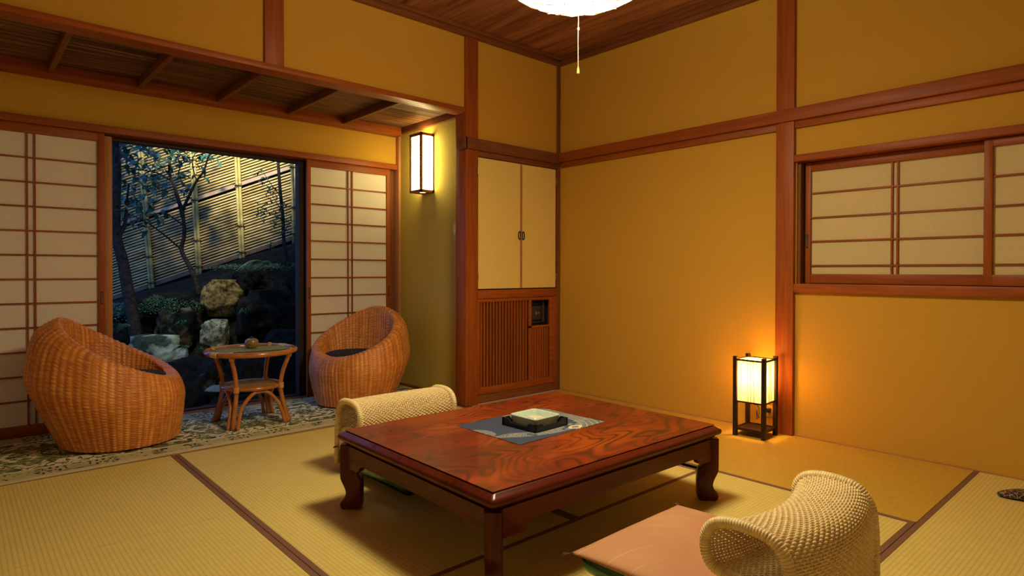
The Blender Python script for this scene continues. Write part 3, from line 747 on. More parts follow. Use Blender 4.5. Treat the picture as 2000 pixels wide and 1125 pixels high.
# cloth, tray, ashtray
def cloth_mat():
    m, nt, b = newmat('indigo_placemat_cloth')
    tc = nt.nodes.new('ShaderNodeTexCoord'); sep = nt.nodes.new('ShaderNodeSeparateXYZ'); nt.links.new(tc.outputs['Object'], sep.inputs[0])
    X, Y = sep.outputs['X'], sep.outputs['Y']
    # flowing arcs: rings around two centres
    def arcs(cx, cy, r0, r1, n_, sx=1.0):
        dx = math_(nt, 'MULTIPLY', math_(nt, 'SUBTRACT', X, cx), sx); dy = math_(nt, 'SUBTRACT', Y, cy)
        r = math_(nt, 'SQRT', math_(nt, 'ADD', math_(nt, 'MULTIPLY', dx, dx), math_(nt, 'MULTIPLY', dy, dy)))
        w_ = math_(nt, 'ABSOLUTE', math_(nt, 'SINE', math_(nt, 'MULTIPLY', r, PI * n_ / (r1 - r0))))
        ln = math_(nt, 'LESS_THAN', w_, .16)
        inb = math_(nt, 'MULTIPLY', math_(nt, 'GREATER_THAN', r, r0), math_(nt, 'LESS_THAN', r, r1))
        return r, ln, inb
    r1_, l1, i1 = arcs(.02, -.02, .17, .30, 5, 1.05)
    right = math_(nt, 'GREATER_THAN', math_(nt, 'ADD', X, math_(nt, 'MULTIPLY', Y, .2)), .03)
    f1 = math_(nt, 'MULTIPLY', i1, right)
    r2_, l2, i2 = arcs(.03, .14, .25, .31, 3, .8)
    nn = N(nt, 'ShaderNodeTexNoise', Scale=26, Detail=2); nt.links.new(tc.outputs['Object'], nn.inputs['Vector'])
    i2 = math_(nt, 'MULTIPLY', i2, math_(nt, 'LESS_THAN', Y, -.05))
    i2 = math_(nt, 'MULTIPLY', i2, math_(nt, 'GREATER_THAN', math_(nt, 'ADD', nn.outputs[0], math_(nt, 'MULTIPLY', X, -.3)), .42))
    r3_, l3, i3 = arcs(-.285, .02, .0, .075, 2)
    r4_, l4, i4 = arcs(.10, -.155, .012, .022, 1, .6)
    nf = N(nt, 'ShaderNodeTexNoise', Scale=260, Detail=2); nt.links.new(tc.outputs['Object'], nf.inputs['Vector'])
    blue = ramp(nt, nf.outputs[0], [(.3, (.018, .028, .058)), (.7, (.035, .050, .095))]).outputs[0]
    grey = ramp(nt, nf.outputs[0], [(.42, (.10, .12, .13)), (.60, (.34, .32, .26))]).outputs[0]
    c = mixc(nt, math_(nt, 'MULTIPLY', f1, .55), blue, grey)
    c = mixc(nt, math_(nt, 'MULTIPLY', f1, l1), c, (.50, .42, .27))
    c = mixc(nt, math_(nt, 'MULTIPLY', i2, .75), c, grey)
    c = mixc(nt, math_(nt, 'MULTIPLY', i3, .7), c, grey)
    c = mixc(nt, i4, c, (.58, .46, .26))
    nt.links.new(c, b.inputs['Base Color']); b.inputs['Roughness'].default_value = .85
    bump(nt, b, nf.outputs[0], .3, .0008)
    return m
Q = [(-2.126, -1.429), (-2.123, -1.818), (-1.607, -1.803), (-1.619, -1.433)]
cc = np.mean(Q, axis=0)
pm_ = MB(); nn_ = 24; V = []
for j in range(nn_):
    for i in range(nn_):
        u, v = i/(nn_-1), j/(nn_-1)
        p = (1-u)*(1-v)*np.array(Q[1]) + u*(1-v)*np.array(Q[2]) + u*v*np.array(Q[3]) + (1-u)*v*np.array(Q[0])
        V.append((p[0]-cc[0], p[1]-cc[1], .3213 + .0006*math.sin(9*u+4*v)))
Vb = [(x, y, .3203) for x, y, z in V]
pm_.grid(V, nn_, nn_)
rim = [i for i in range(nn_)] + [j*nn_ + nn_-1 for j in range(1, nn_)] + [nn_*nn_-1-i for i in range(1, nn_)] + [(nn_-1-j)*nn_ for j in range(1, nn_-1)]
k0 = len(V); pm_.v += [(V[i][0], V[i][1], .3203) for i in rim]; pm_.uv += [(0., 0.)]*len(rim); pm_.n += len(rim)
for q in range(len(rim)):
    q2 = (q+1) % len(rim); pm_.f.append((rim[q], k0+q, k0+q2, rim[q2]))
o = pm_.build('placemat', cloth_mat(), None, True); o.location = (cc[0], cc[1], 0)
tag(o, 'indigo blue patterned cloth placemat lying on the low table', 'placemat')
# black tray with notched walls
ty = empty('tray', (-1.872, -1.640, .3225), 'square black lacquered tray with notched sides on the blue placemat', 'tray')
ty.rotation_euler = (0, 0, math.radians(2))
s_ = .098
mb = MB().box(-s_, s_, -s_, s_, 0, .006, .001)
lo, hi = .016, .031
def wall_poly(h): return [(-h, .0), (h, 0), (h, hi), (h*.60, hi), (h*.52, lo + .003), (h*.45, lo), (-h*.45, lo), (-h*.52, lo+.003), (-h*.60, hi), (-h, hi)]
for sg in (-1, 1):
    mb.prism(wall_poly(s_), 'y', sg*s_, sg*(s_-.006)); mb.prism(wall_poly(s_), 'x', sg*s_, sg*(s_-.006))
for sx in (-1, 1):
    for sy in (-1, 1): mb.box(sx*s_, sx*(s_-.012), sy*s_, sy*(s_-.012), 0, hi, .001)
mb.build('tray_body', M['black'], ty, off=(0, 0, 0))
ash = empty('ashtray', (-1.866, -1.634, .329), 'square pale celadon ceramic ashtray sitting in the black tray', 'ashtray')
ash.rotation_euler = (0, 0, math.radians(2))
cel = noisy('celadon_glaze', (.50, .60, .50), (.58, .68, .56), 30, .22, .0, coat=.5)
mb = MB(); prof = [(.012, 0), (.006, .002), (.002, .030), (.0, .034), (.001, .037), (.004, .038), (.009, .036), (.012, .030), (.018, .012), (.024, .010)]
ring_prof(mb, prof, .078, .078, .016)
mb.build('bowl', cel, ash, True, off=(0, 0, 0))
mb = MB(); ring_prof(mb, [(0, .010), (0, .022), (.003, .026), (.008, .027)], .026, .026, .008); mb.build('raised_center', noisy('centre_glaze', (.60, .58, .42), (.68, .64, .46), 30, .3, 0, coat=.3), ash, True, off=(0, 0, 0))

# ------------------------------------------------------------------ LEGLESS RATTAN CHAIRS
def smooth_path(pts, n):
    P = np.array(pts, float); m = len(P)
    E_ = np.vstack([2*P[0]-P[1], P, 2*P[-1]-P[-2]]); out = []
    for i in range(m-1):
        p0, p1, p2, p3 = E_[i], E_[i+1], E_[i+2], E_[i+3]
        for t in np.linspace(0, 1, 24, endpoint=False):
            out.append(.5*((2*p1) + (-p0+p2)*t + (2*p0-5*p1+4*p2-p3)*t*t + (-p0+3*p1-3*p2+p3)*t**3))
    out.append(P[-1]); out = np.array(out)
    L = np.concatenate([[0], np.cumsum(np.linalg.norm(np.diff(out, axis=0), axis=1))])
    tt = np.linspace(0, L[-1], n)
    return np.column_stack([np.interp(tt, L, out[:, k]) for k in range(P.shape[1])]), L[-1]
zpath = [(0, .02), (0, .12), (.002, .215), (.012, .278), (.045, .318), (.10, .330), (.16, .328), (.20, .314), (.222, .285), (.224, .248), (.208, .214), (.170, .200), (.115, .198), (.075, .188), (.055, .155), (.055, .10)]
HW = .272
def zpt(x, y, z):
    k = (x/HW)**2
    hgt = min(1, max(0, z/.33))
    return (x*(1 + .02*(1-hgt)), y + (.055*k - .055)*hgt, z + .010*k*hgt)
def make_zaisu():
    e = empty('legless_chair', (0, 0, 0), 'x', 'floor chair', 'legless rattan floor chairs at the low table')
    P, L = smooth_path(zpath, 400)
    rows = int(L / .0074)
    nst = 44; dx = 2*HW/nst
    # weft strands
    mb = MB(); ns = nst*4 + 1
    idx = np.linspace(0, 399, rows)
    T = np.gradient(P, axis=0); T /= np.linalg.norm(T, axis=1)[:, None]; Nn = np.column_stack([-T[:, 1], T[:, 0]])
    xs_ = np.linspace(-HW + .004, HW - .004, ns)
    for r in range(rows):
        f_ = idx[r]; i0 = int(min(398, f_)); fr_ = f_ - i0
        p = P[i0]*(1-fr_) + P[i0+1]*fr_; nv = Nn[i0]
        off = .0024*np.cos(PI*(xs_ + HW)/dx + (PI if r % 2 else 0))
        pts = [zpt(x, p[0] + nv[0]*o_, p[1] + nv[1]*o_) for x, o_ in zip(xs_, off)]
        k = mb.n
        mb.tube(pts, .0031, 5, caps=False)
        for i in range(ns):
            for j in range(5): mb.uv[k + i*5 + j] = (i/4 + r*.37, r*1.0 + .5)
    mb.build('woven_strands', M['rattan'], e, 'all', off=(0, 0, 0))
    mb = MB()
    for q in range(nst+1):
        x = -HW + q*dx
        mb.tube([zpt(x, *P[i]) for i in range(0, 400, 7)], .0026, 5)
    mb.build('stakes', M['rattan'], e, 'all', off=(0, 0, 0))
    # wrapped rim tubes
    for sx in (-1, 1):
        m_ = 4*int(L/.0072) ; PP, _ = smooth_path(zpath, m_)
        pts = [zpt(sx*HW, *p) for p in PP]; rad = [(.0124, .0149, .0155, .0149)[i % 4] for i in range(m_)]
        mb = MB().tube(pts, rad, 10)
        mb.uv = [(i//4*.41, i//4*1.7) for i in range(m_) for j in range(10)]
        mb.build('wrapped_rim', M['rattan'], e, 'all', off=(0, 0, 0))
    # green seat shell with upturned rounded edges
    green = noisy('green_vinyl', (.05, .17, .10), (.065, .21, .125), 15, .28, 0, spec=.5)
    bm = bmesh.new(); bmesh.ops.create_cube(bm, size=1)
    for v in bm.verts: v.co = Vector((v.co.x*.60, .345 + v.co.y*.60, .060 + v.co.z*.080))
    bmesh.ops.bevel(bm, geom=bm.edges[:], offset=.036, segments=5, profile=.5, affect='EDGES')
    for v in bm.verts:
        if v.co.y > .5 and v.co.z < .07: v.co.z += (v.co.y - .5)*.22
    MB().bm(bm).build('seat_cushion', green, e, 'all', off=(0, 0, 0))
    MB().box(-.24, .24, .06, .58, 0, .03, .008).build('base_board', M['black'], e, True, off=(0, 0, 0))
    return e
z1 = make_zaisu()
z1.location = (-1.975, -2.885, 0); z1['label'] = 'near pale rattan legless chair seen from behind with a salmon cushion on its seat'
z2 = copy_tree(z1); z2.location = (-2.01, -.665, 0); z2.rotation_euler = (0, 0, PI)
z2['label'] = 'pale rattan legless chair on the far side of the low table, nearest the veranda'

def cushion_mat():
    m, nt, b = newmat('salmon_cushion_cloth')
    tc = nt.nodes.new('ShaderNodeTexCoord'); sep = nt.nodes.new('ShaderNodeSeparateXYZ'); nt.links.new(tc.outputs['Object'], sep.inputs[0])
    X, Y = sep.outputs['X'], sep.outputs['Y']
    dx = math_(nt, 'SUBTRACT', X, -.42); dy = math_(nt, 'MULTIPLY', math_(nt, 'SUBTRACT', Y, -.46), .8)
    r = math_(nt, 'SQRT', math_(nt, 'ADD', math_(nt, 'MULTIPLY', dx, dx), math_(nt, 'MULTIPLY', dy, dy)))
    nz = N(nt, 'ShaderNodeTexNoise', Scale=3, Detail=1); nt.links.new(tc.outputs['Object'], nz.inputs['Vector'])
    w_ = math_(nt, 'ABSOLUTE', math_(nt, 'SINE', math_(nt, 'MULTIPLY', math_(nt, 'ADD', r, math_(nt, 'MULTIPLY', nz.outputs[0], .12)), 42)))
    ln = math_(nt, 'MULTIPLY', math_(nt, 'LESS_THAN', w_, .05), ramp(nt, nz.outputs[0], [(.42, 0.0), (.56, .7)]).outputs[0])
    n1 = N(nt, 'ShaderNodeTexNoise', Scale=4, Detail=2); nt.links.new(tc.outputs['Object'], n1.inputs['Vector'])
    base = ramp(nt, n1.outputs[0], [(.35, (.48, .20, .085)), (.65, (.55, .26, .11))]).outputs[0]
    c = mixc(nt, ln, base, (.66, .42, .22))
    nt.links.new(c, b.inputs['Base Color']); b.inputs['Roughness'].default_value = .75; b.inputs['Sheen Weight'].default_value = .15
    nf = N(nt, 'ShaderNodeTexNoise', Scale=8, Detail=3); nt.links.new(tc.outputs['Object'], nf.inputs['Vector'])
    bump(nt, b, nf.outputs[0], .25, .01)
    return m
M['salmon'] = cushion_mat()
M['tassel'] = plain('tassel_maroon', (.16, .03, .025), .8)
def make_zabuton():
    e = empty('floor_cushion', (0, 0, 0), 'x', 'cushion', 'salmon square floor cushions')
    n = 41; Hh = .295; V = []
    def pos(u, v, s):
        k = (1 - abs(u)**2.4) * (1 - abs(v)**2.4); h = .027 * max(0, k)**.42
        pinch = 1 - .045*(1 - v*v if abs(u) > abs(v) else 1 - u*u) * max(abs(u), abs(v))**3
        return (u*Hh*pinch, v*Hh*pinch, .026 + s*h - .006*(u*u + v*v) + .002*math.sin(9*u + 3)*math.cos(7*v) * s * k)
    top = [pos(-1 + 2*i/(n-1), -1 + 2*j/(n-1), 1) for j in range(n) for i in range(n)]
    bot = [(p[0], p[1], q[2]) for p, q in zip(top, [pos(-1 + 2*i/(n-1), -1 + 2*j/(n-1), -1) for j in range(n) for i in range(n)])]
    bm = bmesh.new(); vt = [bm.verts.new(p) for p in top]; vb = []
    for q, p in enumerate(bot):
        i, j = q % n, q // n
        vb.append(vt[q] if i in (0, n-1) or j in (0, n-1) else bm.verts.new(p))
    for j in range(n-1):
        for i in range(n-1):
            a_, b_, c_, d_ = j*n+i, j*n+i+1, (j+1)*n+i+1, (j+1)*n+i
            bm.faces.new((vt[a_], vt[b_], vt[c_], vt[d_]))
            try: bm.faces.new((vb[d_], vb[c_], vb[b_], vb[a_]))
            except ValueError: pass
    MB().bm(bm).build('cushion_cover', M['salmon'], e, 'all', off=(0, 0, 0))
    for sx in (-1, 1):
        for sy in (-1, 1):
            mb = MB()
            for k in range(9):
                a_ = math.atan2(sy, sx) + random.uniform(-.5, .5); r_ = random.uniform(.02, .032)
                p = (sx*.292, sy*.292, .014); mb.tube([p, (p[0] + math.cos(a_)*r_*.5, p[1] + math.sin(a_)*r_*.5, .014), (p[0] + math.cos(a_)*r_, p[1] + math.sin(a_)*r_, .006 + random.uniform(0, .008))], .0014, 4)
            mb.build('tassel', M['tassel'], e, off=(0, 0, 0))
    mb = MB()
    for k in range(7):
        a_ = 2*PI*k/7; mb.tube([(0, 0, .053), (math.cos(a_)*.012, math.sin(a_)*.012, .057)], .0012, 4)
    mb.build('center_tuft', M['tassel'], e, off=(0, 0, 0))
    return e
c1 = make_zabuton(); c1.location = (-2.005, -2.525, .094); c1['label'] = 'salmon pink square floor cushion on the seat of the near legless chair'
c2 = copy_tree(c1); c2.location = (-2.0, -.985, .094); c2['label'] = 'salmon cushion on the far legless chair, hidden under the low table'
# the back of the chair stands behind the cushion

# ------------------------------------------------------------------ WICKER EGG CHAIRS
def quad3(v1, v0, v2, c): return (v1+v2)/2*c*c - v0*c*c + (v1-v2)/2*c + v0
def make_egg():
    e = empty('wicker_chair', (0, 0, 0), 'x', 'armchair', 'round brown wicker armchairs on the veranda')
    NS = 66; nu = NS*6
    def curve(th):
        c = math.cos(th)
        Rb = .285
        Rm = quad3(.312, .375, .435, c); zm = quad3(.225, .30, .43, c)
        Rt = quad3(.240, .320, .305, c); zt_ = quad3(.362, .490, .692, c)
        pts = [(Rb, .012), (Rb + (Rm-Rb)*.50, zm*.42), (Rm - .004, zm*.84), (Rm, zm + .03), (Rm - (Rm-Rt)*.27, zm + (zt_-zm)*.72), (Rt + .022, zt_ - .006), (Rt - .030, zt_ - .006),
               (quad3(.220, .270, .265, c), quad3(.345, .42, .52, c)), (quad3(.212, .235, .235, c), .325), (.12, .312), (.02, .31)]
        return pts
    cs = []; NV0 = 330
    for i in range(NS+1):
        th = 2*PI*i/NS
        P, L = smooth_path(curve(th), NV0); cs.append(P)
    cs = np.array(cs)  # NS+1, NV0, 2
    up = np.linspace(0, NS, nu, endpoint=False); i0 = up.astype(int); fr_ = (up - i0)[:, None, None]
    C = cs[i0]*(1-fr_) + cs[i0+1]*fr_
    rows = 118; nv = rows*3 + 1
    vp = np.linspace(0, NV0-1, nv); j0 = np.minimum(vp.astype(int), NV0-2); fj = (vp - j0)[None, :, None]
    C = C[:, j0]*(1-fj) + C[:, j0+1]*fj      # nu, nv, 2
    th = up/NS*2*PI
    X = C[:, :, 0]*np.cos(th)[:, None]; Y = C[:, :, 0]*np.sin(th)[:, None]*.96; Z = C[:, :, 1]
    Pm = np.stack([X, Y, Z], -1)
    du = np.roll(Pm, -1, 0) - np.roll(Pm, 1, 0); dv = np.gradient(Pm, axis=1)
    Nn = np.cross(du, dv); Nn /= np.linalg.norm(Nn, axis=2)[:, :, None] + 1e-9
    vr = vp/(NV0-1)*rows; rowi = np.floor(vr + .001).astype(int)
    strand = np.abs(np.sin(PI*vr))**.7
    st = np.cos(PI*up)[:, None] * np.where(rowi % 2 == 0, 1, -1)[None, :]
    rib = np.cos(2*PI*up)[:, None]
    h = strand[None, :]*(.0018 + .0012*st) + .0016*rib
    Pm = Pm + Nn*h[:, :, None]
    V = Pm.transpose(1, 0, 2).reshape(-1, 3)
    uv = [(up[i], vr[j]) for j in range(nv) for i in range(nu)]
    mb = MB(); mb.grid(V, nu, nv, uv, wu=True)
    # floor of the body
    mb.f.append(tuple(range(nu))[::-1])
    mb.build('wicker_body', M['wicker'], e, 'all', off=(0, 0, 0))
    prof = [(0, .322), (.19, .322), (.216, .330), (.226, .346), (.216, .364), (.19, .374), (.10, .380), (0, .382)]
    MB().lathe(prof, (.0, 0, .0), 40).build('seat_pad', noisy('black_seat_cloth', (.012, .011, .012), (.02, .018, .018), 60, .9, .2), e, 'all', off=(0, 0, 0))
    return e
e1 = make_egg(); e1.location = (-2.99, .545, .0112); e1.rotation_euler = (0, 0, math.radians(-20)); e1['label'] = 'left brown wicker round armchair seen from its side, next to the left paper screen'
e2 = copy_tree(e1); e2.location = (-1.50, .640, .0112); e2.rotation_euler = (0, 0, math.radians(180 + 22)); e2['label'] = 'right brown wicker round armchair with black seat pad, beside the wall lamp wall'
e2.scale = (.98, .98, .98)

# ------------------------------------------------------------------ RATTAN SIDE TABLE
RT = Vector((-2.285, .525, .0112))
rt = empty('rattan_side_table', RT, 'small round honey coloured rattan side table between the two wicker chairs', 'table')
def circ(r, z, n=48, c=(0, 0)): return [(c[0] + r*math.cos(2*PI*i/n), c[1] + r*math.sin(2*PI*i/n), z) for i in range(n)]
MB().tube(circ(.262, .452), .0168, 10, closed=True).build('top_ring', M['cane'], rt, 'all', off=(0, 0, 0))
MB().lathe([(0, .449), (.25, .449), (.25, .455), (0, .455)], (0, 0, 0), 48).build('top_panel', noisy('woven_top', (.05, .03, .015), (.10, .06, .03), 80, .35, .3, sc3=(1, 6, 1)), rt, True, off=(0, 0, 0))
rs = .172
MB().tube(circ(rs, .232, 40), .0125, 10, closed=True).build('shelf_ring', M['cane'], rt, 'all', off=(0, 0, 0))
MB().lathe([(0, .232), (rs, .232), (rs, .242), (rs*.6, .246), (0, .247)], (0, 0, 0), 40).build('shelf_panel', noisy('cane_panel', (.30, .13, .035), (.40, .18, .05), 12, .35, .1), rt, 'all', off=(0, 0, 0))
for a_ in (200, 22):
    P = [(.262*math.cos(math.radians(a_ + q)), .262*math.sin(math.radians(a_ + q)), .452) for q in np.linspace(-6, 6, 10)]
    MB().tube(P, [.0185 if i % 2 else .0175 for i in range(10)], 10).build('ring_joint', noisy('cream_wrap', (.62, .48, .24), (.72, .58, .30), 60, .5, .2), rt, 'all', off=(0, 0, 0))
angs = [math.radians(a_) for a_ in (44, 136, 224, 316)]
feet = []
for a_ in angs:
    def rp(r, z, da=0): return (r*math.cos(a_+da), r*math.sin(a_+da), z)
    P, _ = smooth_path([rp(.248, .445), rp(.232, .40), rp(.205, .33), rp(.190, .26), rp(.190, .20), rp(.205, .12), rp(.232, .0)], 30)
    lg = MB().tube(P, .0135, 10).build('leg', M['cane'], rt, 'all', off=(0, 0, 0))
    mb = MB()
    P2, _ = smooth_path([rp(.262, .468), rp(.248, .445), rp(.240, .42)], 10); mb.tube(P2, [.0175 if i % 2 else .0155 for i in range(10)], 10)
    mb.build('binding', M['cane_wrap'], lg, 'all', off=(0, 0, 0)); mb = MB()
    P2, _ = smooth_path([rp(.190, .25), rp(.190, .215)], 8); mb.tube(P2, [.0185 if i % 2 else .0165 for i in range(8)], 10)
    mb.build('binding', M['cane_wrap'], lg, 'all', off=(0, 0, 0))
for k in range(4):
    a0, a1 = angs[k], angs[(k+1) % 4]
    if a1 < a0: a1 += 2*PI
    A = np.array([.235*math.cos(a0 + .13), .235*math.sin(a0 + .13), 0]); B = np.array([.235*math.cos(a1 - .13), .235*math.sin(a1 - .13), 0])
    A1 = np.array([.195*math.cos(a0 + .18), .195*math.sin(a0 + .18), .12]); B1 = np.array([.195*math.cos(a1 - .18), .195*math.sin(a1 - .18), .12])
    am = (a0+a1)/2; Mm = np.array([.155*math.cos(am), .155*math.sin(am), .212])
    A2 = .45*A1 + .55*Mm + np.array([0, 0, .028]); B2 = .45*B1 + .55*Mm + np.array([0, 0, .028])
    P, _ = smooth_path([A, A1, A2, Mm, B2, B1, B], 40)
    MB().tube(P, .0115, 10).build('arch_brace', M['cane'], rt, 'all', off=(0, 0, 0))
rn = MB()
q = [(-2.505, .46), (-2.40, .36), (-2.065, .60), (-2.17, .70)]
ru = [(-.215, -.085), (.215, -.115), (.228, .115), (-.19, .125)]
V = []
nn_ = 12
for j in range(nn_):
    for i in range(nn_):
        u, v = i/(nn_-1), j/(nn_-1)
        p = (1-u)*(1-v)*np.array(ru[0]) + u*(1-v)*np.array(ru[1]) + u*v*np.array(ru[2]) + (1-u)*v*np.array(ru[3])
        V.append((p[0], p[1], .4685 + .0005*math.sin(6*u)))
rn.grid(V, nn_, nn_); rn.grid([(x, y, z-.0015) for x, y, z in V][::-1], nn_, nn_)
o = rn.build('table_runner', noisy('green_cloth', (.22, .24, .045), (.28, .30, .065), 150, .85, .3), None, True); o.location = (RT.x, RT.y, 0)
tag(o, 'olive green cloth lying on the round rattan side table', 'cloth')
po = empty('ceramic_pot', (-2.262, .585, .469), 'small round brown ceramic pot on the green cloth of the rattan side table', 'pot')
glz = noisy('brown_glaze', (.20, .13, .055), (.30, .20, .085), 40, .25, 0, coat=.6)
MB().lathe([(0, 0), (.024, 0), (.038, .014), (.044, .032), (.040, .052), (.028, .063), (.012, .0655), (.0, .065)], (0, 0, 0), 28).build('body', glz, po, 'all', off=(0, 0, 0))
MB().lathe([(.014, .065), (.016, .068), (.010, .073), (.004, .076), (0, .078)], (0, 0, 0), 16).build('knob_lid', M['black'], po, 'all', off=(0, 0, 0))
MB().tube([(-.025, -.0335, .027), (-.027, -.0355, .027)], .004, 10).build('hole', M['black'], po, off=(0, 0, 0))

# small patterned pouch on the floor at the right edge
pt = empty('fabric_pouch', (-.36, -3.02, .0), 'small black and tan patterned fabric pouch lying on the tatami at the right edge', 'pouch')
m_, nt, b = newmat('black_tan_pattern')
mp = mapping(nt, (55, 55, 55)); v_ = N(nt, 'ShaderNodeTexVoronoi', Scale=1.0, feature='DISTANCE_TO_EDGE'); nt.links.new(mp.outputs[0], v_.inputs['Vector'])
r_ = ramp(nt, v_.outputs[0], [(.05, (.30, .17, .10)), (.09, (.012, .008, .010))]); nt.links.new(r_.outputs[0], b.inputs['Base Color']); b.inputs['Roughness'].default_value = .7
V = []; n = 14
for i in range(13):
    t = i/12; w_ = .055*math.sin(PI*min(1, t*1.15 + .04))**.6 + .004; h_ = .016*math.sin(PI*min(1, t + .04))**.5 + .002
    for j in range(n):
        a_ = 2*PI*j/n; V.append((t*.26 - .02, w_*math.cos(a_), h_ + h_*math.sin(a_)))
ca, sa = math.cos(math.radians(-62)), math.sin(math.radians(-62))
V = [(x*ca - y*sa + .03, x*sa + y*ca + .06, z) for x, y, z in V]
mb = MB().grid(V, n, 13, wu=True); mb.f.append(tuple(range(n))[::-1]); mb.f.append(tuple(12*n + j for j in range(n)))
mb.build('pouch_body', m_, pt, 'all', off=(0, 0, 0))

# ------------------------------------------------------------------ GARDEN (frame: s along the fence, d away from the house)
O = np.array([-1.448, 3.898]); Rh = np.array([.742, -.6704]); Fh = np.array([.6704, .742])
def G(s, d, z): p = O + s*Rh + d*Fh; return (float(p[0]), float(p[1]), float(z))
# ground: slopes up to the foot of the fence
soil = noisy('garden_soil', (.008, .009, .005), (.022, .022, .010), 14, .95, .8, .03, .2, 6)
V = []; ns_, nd_ = 60, 34
for j in range(nd_):
    d = -3.6 + 5.4*j/(nd_-1)
    for i in range(ns_):
        s = -5.5 + 11*i/(ns_-1)
        foot = .93 + .33*max(-2.6, min(1.9, s + .255))
        t = min(1, max(0, (d + 1.75)/1.6)); t = t*t*(3-2*t)
        z = -.30 + (foot - .02 + .30)*t - (.02 if d < -.2 else 0)
        z += .02*math.sin(5*s+2*d)*math.cos(4*d)
        x, y, _ = G(s, d, 0)
        if y < 1.22: y = 1.22; z = -.3
        V.append((x, y, z))
o = struct('ground', MB().grid(V, ns_, nd_), soil, 'dark sloping garden soil behind the rocks', 'all')

# bamboo fence
fn = empty('bamboo_fence', G(0, 0, .9), 'tall horizontal bamboo slat fence climbing the slope in the garden', 'fence')
th = math.atan(.334)
def bam(name, c1, c2): return noisy(name, c1, c2, 6, .5, .1, .002, .4, 5, sc3=(1, 1, 3))
M['bamboo'] = bam('bamboo_slat', (.42, .30, .10), (.66, .54, .26))
M['bamboo_g'] = bam('bamboo_pole', (.32, .27, .08), (.50, .42, .14))
s0, s1 = -3.6, 3.0
def linez(s, off): return .967 + .334*(s + .255) + off
for lab, o0, o1 in (('lower_slats', .045, .770), ('upper_slats', .865, 1.95)):
    mb = MB(); k = o0
    while k < o1:
        mm = 14; pts = []
        for q in range(mm+1):
            s = s0 + (s1-s0)*q/mm; pts.append(G(s, .012*random.uniform(-.3, .3), linez(s, k) + random.uniform(-.0015, .0015)))
        mb.tube(pts, random.uniform(.0098, .0118), 6)
        k += .0325
    mb.build(lab, M['bamboo'], fn, 'all')
def plank(mb, o0, o1, d0, d1):
    V = [G(s, d, linez(s, o)) for s in (s0, s1) for (d, o) in ((d0, o0), (d1, o0), (d1, o1), (d0, o1))]
    mb.add(V, [(0,1,2,3),(7,6,5,4),(0,4,5,1),(1,5,6,2),(2,6,7,3),(3,7,4,0)])
mb = MB(); plank(mb, .800, .842, -.015, .01); mb.build('middle_board', noisy('weathered_board', (.36, .26, .19), (.46, .34, .25), 9, .8, .2), fn)
mb = MB(); plank(mb, -.01, .03, -.02, .01); mb.build('bottom_board', noisy('bottom_board_wood', (.13, .085, .05), (.20, .13, .08), 9, .8, .2), fn)
mb = MB(); plank(mb, -.60, 1.98, .03, .05); mb.build('sky_block_sheet', plain('sky_block_black', (.012, .010, .008), .9), fn)  # dark sheet added to keep sky light out of the slat gaps
tiem = plain('black_rope', (.012, .01, .01), .8)
posts = [(-2.42, -2.35), (-1.90, -1.84), (-1.385, -1.313), (-.875, -.757), (-.304, -.225), (.190, .262), (.827, .857), (1.43, 1.47), (2.0, 2.05), (2.55, 2.6)]
for (sa_, sb_) in posts:
    sm = (sa_+sb_)/2; zb, zt2 = linez(sb_, -.06), linez(sa_, 1.95)
    sl_ = (sb_-sa_)/1.5
    stt = sb_ - sl_*(zt2 - zb)
    pr = MB()
    for dx_ in (-.017, .017):
        n_ = 24; pts = []; rad = []
        for q in range(n_+1):
            t = q/n_; pts.append(G(sb_ + dx_ + (stt-sb_)*t, -.034, zb + (zt2-zb)*t)); rad.append(.0158 if q % 4 else .0178)
        pr.tube(pts, rad, 8)
    po_ = pr.build('post', M['bamboo_g'], fn, 'all')
    for off in (.05, .345, .80, 1.25, 1.7):
        tz = MB()
        zz = linez(sm, off); s_c = sb_ - sl_*(zz-zb)
        tz.tube([G(s_c + .040*math.cos(a_), -.034 + .026*math.sin(a_), zz + .003*math.sin(2*a_)) for a_ in np.linspace(0, 2*PI, 14, endpoint=False)], .0055, 5, closed=True)
        for sg in (-1, 1):
            tz.tube([G(s_c, -.062, zz), G(s_c + sg*.03, -.068, zz + .016), G(s_c + sg*.052, -.06, zz + .004 + sg*.006)], .0032, 4)
            tz.tube([G(s_c, -.062, zz), G(s_c + sg*.014, -.066, zz - .022)], .0032, 4)
        tz.build('rope_tie', tiem, po_)

